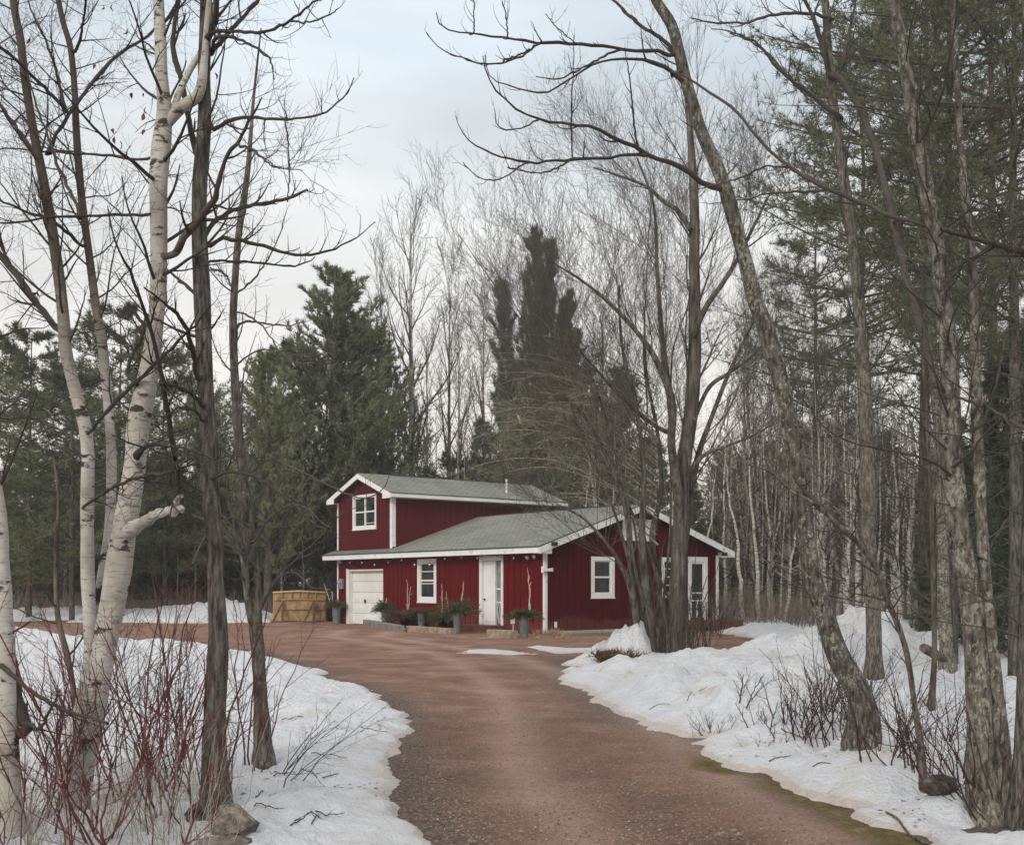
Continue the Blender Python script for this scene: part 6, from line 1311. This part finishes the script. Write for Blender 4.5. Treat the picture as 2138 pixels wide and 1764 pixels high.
for (k, px, top, Yd, sxy, lab, nm, cat) in [
    ('white1', 690, 552, 60, 1.32, 'tall bushy green pine with bristling top directly left of the house', 'white_pine', 'pine tree'),
    ('white2', 560, 742, 55, 1.05, 'shorter yellowish green pine to the left of the tall bushy one', 'white_pine', 'pine tree'),
    ('white2', 800, 720, 66, 0.9, 'lower pine behind the tall bushy one, just above the upper roof', 'white_pine', 'pine tree'),
    ('column', 1118, 488, 62, 1.0, 'tall dark columnar pine with upswept boughs rising behind the house roof', 'column_pine', 'pine tree'),
    ('spruce1', 1046, 780, 64, 0.7, 'narrow dark spruce close on the left of the tall columnar pine', 'spruce_tree', 'spruce tree'),
    ('white1', 1190, 690, 58, 1.15, 'broad green pine behind the middle of the house, under the columnar one', 'white_pine', 'pine tree'),
    ('white2', 1110, 800, 54, 1.2, 'low bushy pine standing right behind the upper roof end', 'white_pine', 'pine tree'),
    ('white2', 1290, 760, 60, 1.1, 'pine half hidden behind the twigs of the spreading tree', 'white_pine', 'pine tree'),
    ('spruce1', 1012, 865, 57, 0.8, 'small dark narrow spruce between the two bare poplars and the columnar pine', 'spruce_tree', 'spruce tree'),
    ('layer1', 60, 690, 52, 1.15, 'flat-layered pine behind the leftmost birch trunk', 'layered_pine', 'pine tree'),
    ('layer1', 245, 640, 58, 1.1, 'flat-layered pine with the highest crown, seen between the birch trunks', 'layered_pine', 'pine tree'),
    ('layer2', 150, 760, 50, 1.2, 'lower flat-layered pine between the two tall layered ones', 'layered_pine', 'pine tree'),
    ('layer2', 345, 730, 56, 1.1, 'flat-layered pine right behind the thick curved birch', 'layered_pine', 'pine tree'),
    ('layer1', -90, 660, 55, 1.1, 'flat-layered pine at the left edge', 'layered_pine', 'pine tree'),
    ('white2', 440, 800, 60, 1.1, 'rounded pine behind the dark ash trunk', 'white_pine', 'pine tree'),
    ('high', 1800, 60, 36, 1.0, 'tall pine with high flat boughs behind the slender straight tree', 'high_pine', 'pine tree'),
    ('high', 1930, -160, 32, 1.0, 'tall pine with high boughs behind the thick lichened trunk', 'high_pine', 'pine tree'),
    ('high', 2075, -260, 27, 1.0, 'tall dark pine close to the right edge', 'high_pine', 'pine tree'),
    ('high', 1700, 420, 46, 1.0, 'farther pine with flat boughs right of the leaning tree', 'high_pine', 'pine tree'),
    ('high', 2120, -300, 17, 1.0, 'near pine with fine drooping boughs at the upper right edge', 'high_pine', 'pine tree'),
    ('high', 1985, -420, 20, 0.9, 'pine with thin boughs between the thick lichened trunk and the right edge', 'high_pine', 'pine tree'),
    ('spruce1', 2085, 700, 24, 1.0, 'dark green spruce reaching the ground near the right edge', 'spruce_tree', 'spruce tree'),
    ('spruce2', 2190, 560, 21, 1.0, 'dark spruce half outside the right edge', 'spruce_tree', 'spruce tree'),
    ('spruce2', 1990, 880, 31, 1.0, 'shaded spruce behind the farther lichened trunk', 'spruce_tree', 'spruce tree')]:
    x, y, H = by_px(px, top, Yd); put_tree(k, nm, lab, x, y, H, rz=0.0 if k == 'column' else None, sxy=sxy, cat=cat)
# far dark wall of the wood
rg = np.random.default_rng(900); i = 0
for Yd, n, top0, top1 in ((72, 30, 900, 1060), (84, 34, 900, 1040)):
    for j in range(n):
        px = -500 + (3000 + 2 * 500 - 1000) * (j + rg.uniform(0, 1)) / n; x, y, H = by_px(px, rg.uniform(top0, top1), Yd + rg.uniform(-4, 4))
        put_tree(['spruce1', 'spruce2', 'white2', 'layer2'][rg.integers(0, 4)], 'far_conifer', 'small dark conifer in the far edge of the wood', x, y, H, sxy=1.35, group='conifers along the far edge of the wood', cat='conifer')
for j in range(30):
    px = rg.uniform(1480, 2250); x, y, H = by_px(px, rg.uniform(960, 1090), rg.uniform(50, 64)); put_tree(['spruce1', 'spruce2'][j % 2], 'dark_spruce', 'dark young spruce among the thin trunks right of the house', x, y, H, sxy=1.25, group='young spruces among the thin trunks', cat='spruce tree')
for j in range(26):
    px = rg.uniform(-300, 640); x, y, H = by_px(px, rg.uniform(960, 1100), rg.uniform(60, 70)); put_tree(['spruce1', 'spruce2', 'white2'][j % 3], 'dark_conifer', 'dark young conifer in the shade under the layered pines on the left', x, y, H, sxy=1.3, group='young conifers under the layered pines', cat='conifer')

def bare_meshes(seed, H, r0, k1, L1, ang, subs, h0=0.3, lean=0.02, rmin=0.011, up=0.6, u1=0.97):
    rg = np.random.default_rng(seed); m_ = 22; tt = np.linspace(0, 1, m_); P = np.stack([np.cumsum(rg.normal(0, lean, m_)), np.cumsum(rg.normal(0, lean, m_)), tt * H - 0.3 * (tt == 0)], -1); R = r0 * (1 - 0.93 * tt)
    tb = MB(); tb.tubes([P], [R], 9); cb = MB(); lev = grow(rg, P, R, k1, L1, ang, up, 10, h0, u1, 0.5, 0.3, 0.1, taperL=0.7, rmin=rmin); cb.tubes(*lev, 5)
    for (k2, L2, a2, up2, n2, rr2) in subs: lev = grow(rg, *lev, k2, L2, a2, up2, n2, 0.2, 1.0, rr2, 0.4, 0.1, taperL=0.45, rmin=rmin * 0.8); cb.tubes(*lev, 3)
    return tb.mesh('trunk', True), cb.mesh('crown', True)
_bare = {}
def bare_kind(key, tm, cm, *a, **k):
    t_, c_ = bare_meshes(*a, **k); t_.materials.append(M[tm]); c_.materials.append(M[cm]); _bare[key] = (t_, c_)
bare_kind('poplar1', 'bark_pale', 'twig', 61, 20, 0.26, 26, 6.0, 0.5, [(6, 2.0, 0.5, 0.5, 7, 0.5), (5, 0.8, 0.6, 0.4, 5, 0.6)], 0.3)
bare_kind('poplar2', 'bark_thin', 'twig', 62, 17, 0.16, 24, 4.6, 0.45, [(6, 1.7, 0.5, 0.5, 7, 0.5), (5, 0.7, 0.6, 0.4, 5, 0.6)], 0.25)
bare_kind('poplar3', 'bark_thin', 'twig', 63, 15, 0.13, 26, 4.0, 0.4, [(6, 1.5, 0.5, 0.4, 7, 0.5), (5, 0.6, 0.6, 0.4, 5, 0.6)], 0.15)
bare_kind('thin1', 'bark_pale', 'twig', 64, 12, 0.075, 22, 2.0, 0.8, [(5, 0.8, 0.6, 0.3, 5, 0.6)], 0.25, 0.022)
bare_kind('thin2', 'bark_pale', 'twig_tan', 65, 11, 0.06, 24, 1.6, 0.9, [(5, 0.7, 0.6, 0.3, 5, 0.6)], 0.2, 0.022)
bare_kind('thin3', 'bark_thin', 'twig', 66, 11, 0.07, 26, 1.9, 0.9, [(5, 0.8, 0.7, 0.2, 5, 0.6)], 0.12, 0.022)
bare_kind('brush', 'bark_brown', 'twig_tan', 67, 3.2, 0.025, 26, 1.5, 0.6, [(6, 0.7, 0.7, 0.3, 5, 0.6)], 0.03, 0.05, rmin=0.006)
for (k, px, top, Yd, sxy, lab, nm) in [
    ('poplar1', 856, 436, 66, 1.0, 'tallest bare pale-barked poplar behind the house', 'bare_poplar'), ('poplar2', 790, 545, 70, 1.0, 'bare poplar close to the left of the tallest pale one', 'bare_poplar'),
    ('poplar2', 930, 555, 68, 1.0, 'bare poplar close to the right of the tallest pale one', 'bare_poplar'), ('poplar3', 1000, 600, 68, 1.1, 'dense dark-twigged bare tree left of the columnar pine', 'bare_poplar'),
    ('poplar3', 965, 660, 64, 1.0, 'shorter bare tree between the two dark-twigged ones behind the roof', 'bare_poplar'), ('poplar3', 890, 690, 74, 1.0, 'shorter bare tree under the tallest pale poplar', 'bare_poplar'),
    ('poplar2', 1250, 640, 70, 1.0, 'bare tree far behind the spreading tree', 'bare_poplar'), ('poplar2', 1560, 640, 52, 1.0, 'bare tree behind the leaning tree', 'bare_poplar'),
    ('poplar3', 1660, 780, 60, 1.0, 'bare tree with a low crown right of the leaning tree', 'bare_poplar')]:
    x, y, H = by_px(px, top, Yd); put_tree(k, nm, lab, x, y, H, sxy=sxy, cat='poplar tree', table=_bare)
for j in range(165):
    px = 1490 + 480 * rg.uniform(0, 1) ** 1.1 if j < 145 else rg.uniform(1200, 1520); Yd = rg.uniform(44, 66) if px < 1700 else rg.uniform(32, 60); x, y, H = by_px(px, rg.uniform(800, 1000), Yd)
    r_ = put_tree(['thin1', 'thin2', 'thin3'][j % 3], 'thin_birch', 'thin pale bare trunk in the thicket right of the house', x, y, H, group='thin trunks in the thicket right of the house', cat='birch tree', table=_bare, sxy=rg.choice([0.55, 0.8, 1.0, 1.3, 1.7]) * 10 / H); r_.rotation_euler[0] = rg.normal(0, 0.05); r_.rotation_euler[1] = rg.normal(0, 0.05)
for j in range(44):
    px = rg.uniform(1540, 2160); x, y, H = by_px(px, rg.uniform(680, 860), rg.uniform(58, 74)); put_tree(['poplar3', 'thin3', 'poplar2'][j % 3], 'bare_tree', 'bare grey tree far back in the wood right of the house', x, y, H, group='bare trees far back on the right', cat='tree', table=_bare)
for j in range(26):
    px = rg.uniform(-150, 640); Yd = rg.uniform(57, 66); x, y, H = by_px(px, rg.uniform(800, 1080), Yd); put_tree(['thin3', 'thin1'][j % 2], 'bare_tree', 'thin bare trunk at the edge of the wood on the left', x, y, H, group='thin trunks at the left edge of the wood', cat='tree', table=_bare)
for j in range(40):
    px = rg.uniform(860, 1250); Yd = rg.uniform(58, 74); x, y, H = by_px(px, rg.uniform(850, 1000), Yd); put_tree('thin3', 'bare_tree', 'thin bare tree standing behind the roof of the house', x, y, H, group='thin trees behind the roof', cat='tree', table=_bare)
# brown undergrowth along the wood: a mass of stems
rg = np.random.default_rng(950); n = 5200; P = []; 
u = rg.uniform(0, 1, n); px = np.where(u < 0.62, rg.uniform(1480, 2300, n), rg.uniform(-300, 640, n)); Yd = np.where(u < 0.62, rg.uniform(40, 56, n) + 3 * np.sin(px * 0.021), rg.uniform(54, 64, n)); x = (px - CX) / FPX * Yd
H = rg.uniform(0.25, 1.6, n) ** 1.3 * np.where(u < 0.62, 1, 0.8); tt = np.linspace(0, 1, 6)[None, :, None]; d = np.concatenate([rg.normal(0, 0.28, (n, 2)), np.ones((n, 1))], 1)
base = np.stack([x, Yd, np.zeros(n)], -1); P = base[:, None] + d[:, None] * tt * H[:, None, None]; P[:, :, 0] += 0.15 * rg.normal(size=(n, 1)) * tt[:, :, 0] ** 2 * H[:, None]
mb = MB(); Rr = np.linspace(0.014, 0.006, 6)[None] * rg.uniform(0.5, 1.2, (n, 1)); mb.tubes(P, Rr, 3); l1 = grow(rg, P, Rr, 3, 0.7, 0.6, 0.2, 5, 0.2, 1, 0.7, 0.5, rmin=0.006); mb.tubes(*l1, 3)
mb.build('undergrowth', plain('brush_brown', (0.19, 0.15, 0.115), 0.95, 0.35, 2.0))['kind'] = 'stuff'
n = 1600; px = rg.uniform(150, 560, n); Yd = rg.uniform(56, 60, n); c = np.stack([(px - CX) / FPX * Yd, Yd, np.zeros(n)], -1); k_ = fbm(c[:, 0] * 0.5, c[:, 1] * 0.5, 4, 2) > -0.1; c = c[k_]; mb = MB(); tufts(mb, c, np.tile([0, 0, 1.0], (len(c), 1)), rg, 8, 0.75, 0.02, 0.3); mb.build('dry_field_grass', M['dry_grass'])['kind'] = 'stuff'

# ------------------------------------------------------------------ thin haze volume, added to lift the dark tones like windscreen glare
mb = MB(); mb.box((-420, -60, -1.4), (420, 200, 27)); hz = mb.build('added_haze', None or bpy.data.materials.new('added_haze_volume')); hz['kind'] = 'stuff'
hm = hz.data.materials[0]; hm.use_nodes = True; hn, hl = hm.node_tree.nodes, hm.node_tree.links; hn.clear()
ho = hn.new('ShaderNodeOutputMaterial'); hv = hn.new('ShaderNodeVolumePrincipled'); hv.inputs['Color'].default_value = (0.9, 0.92, 0.92, 1); hv.inputs['Density'].default_value = 0.0009; hv.inputs['Anisotropy'].default_value = 0.2
hl.new(hv.outputs[0], ho.inputs['Volume'])
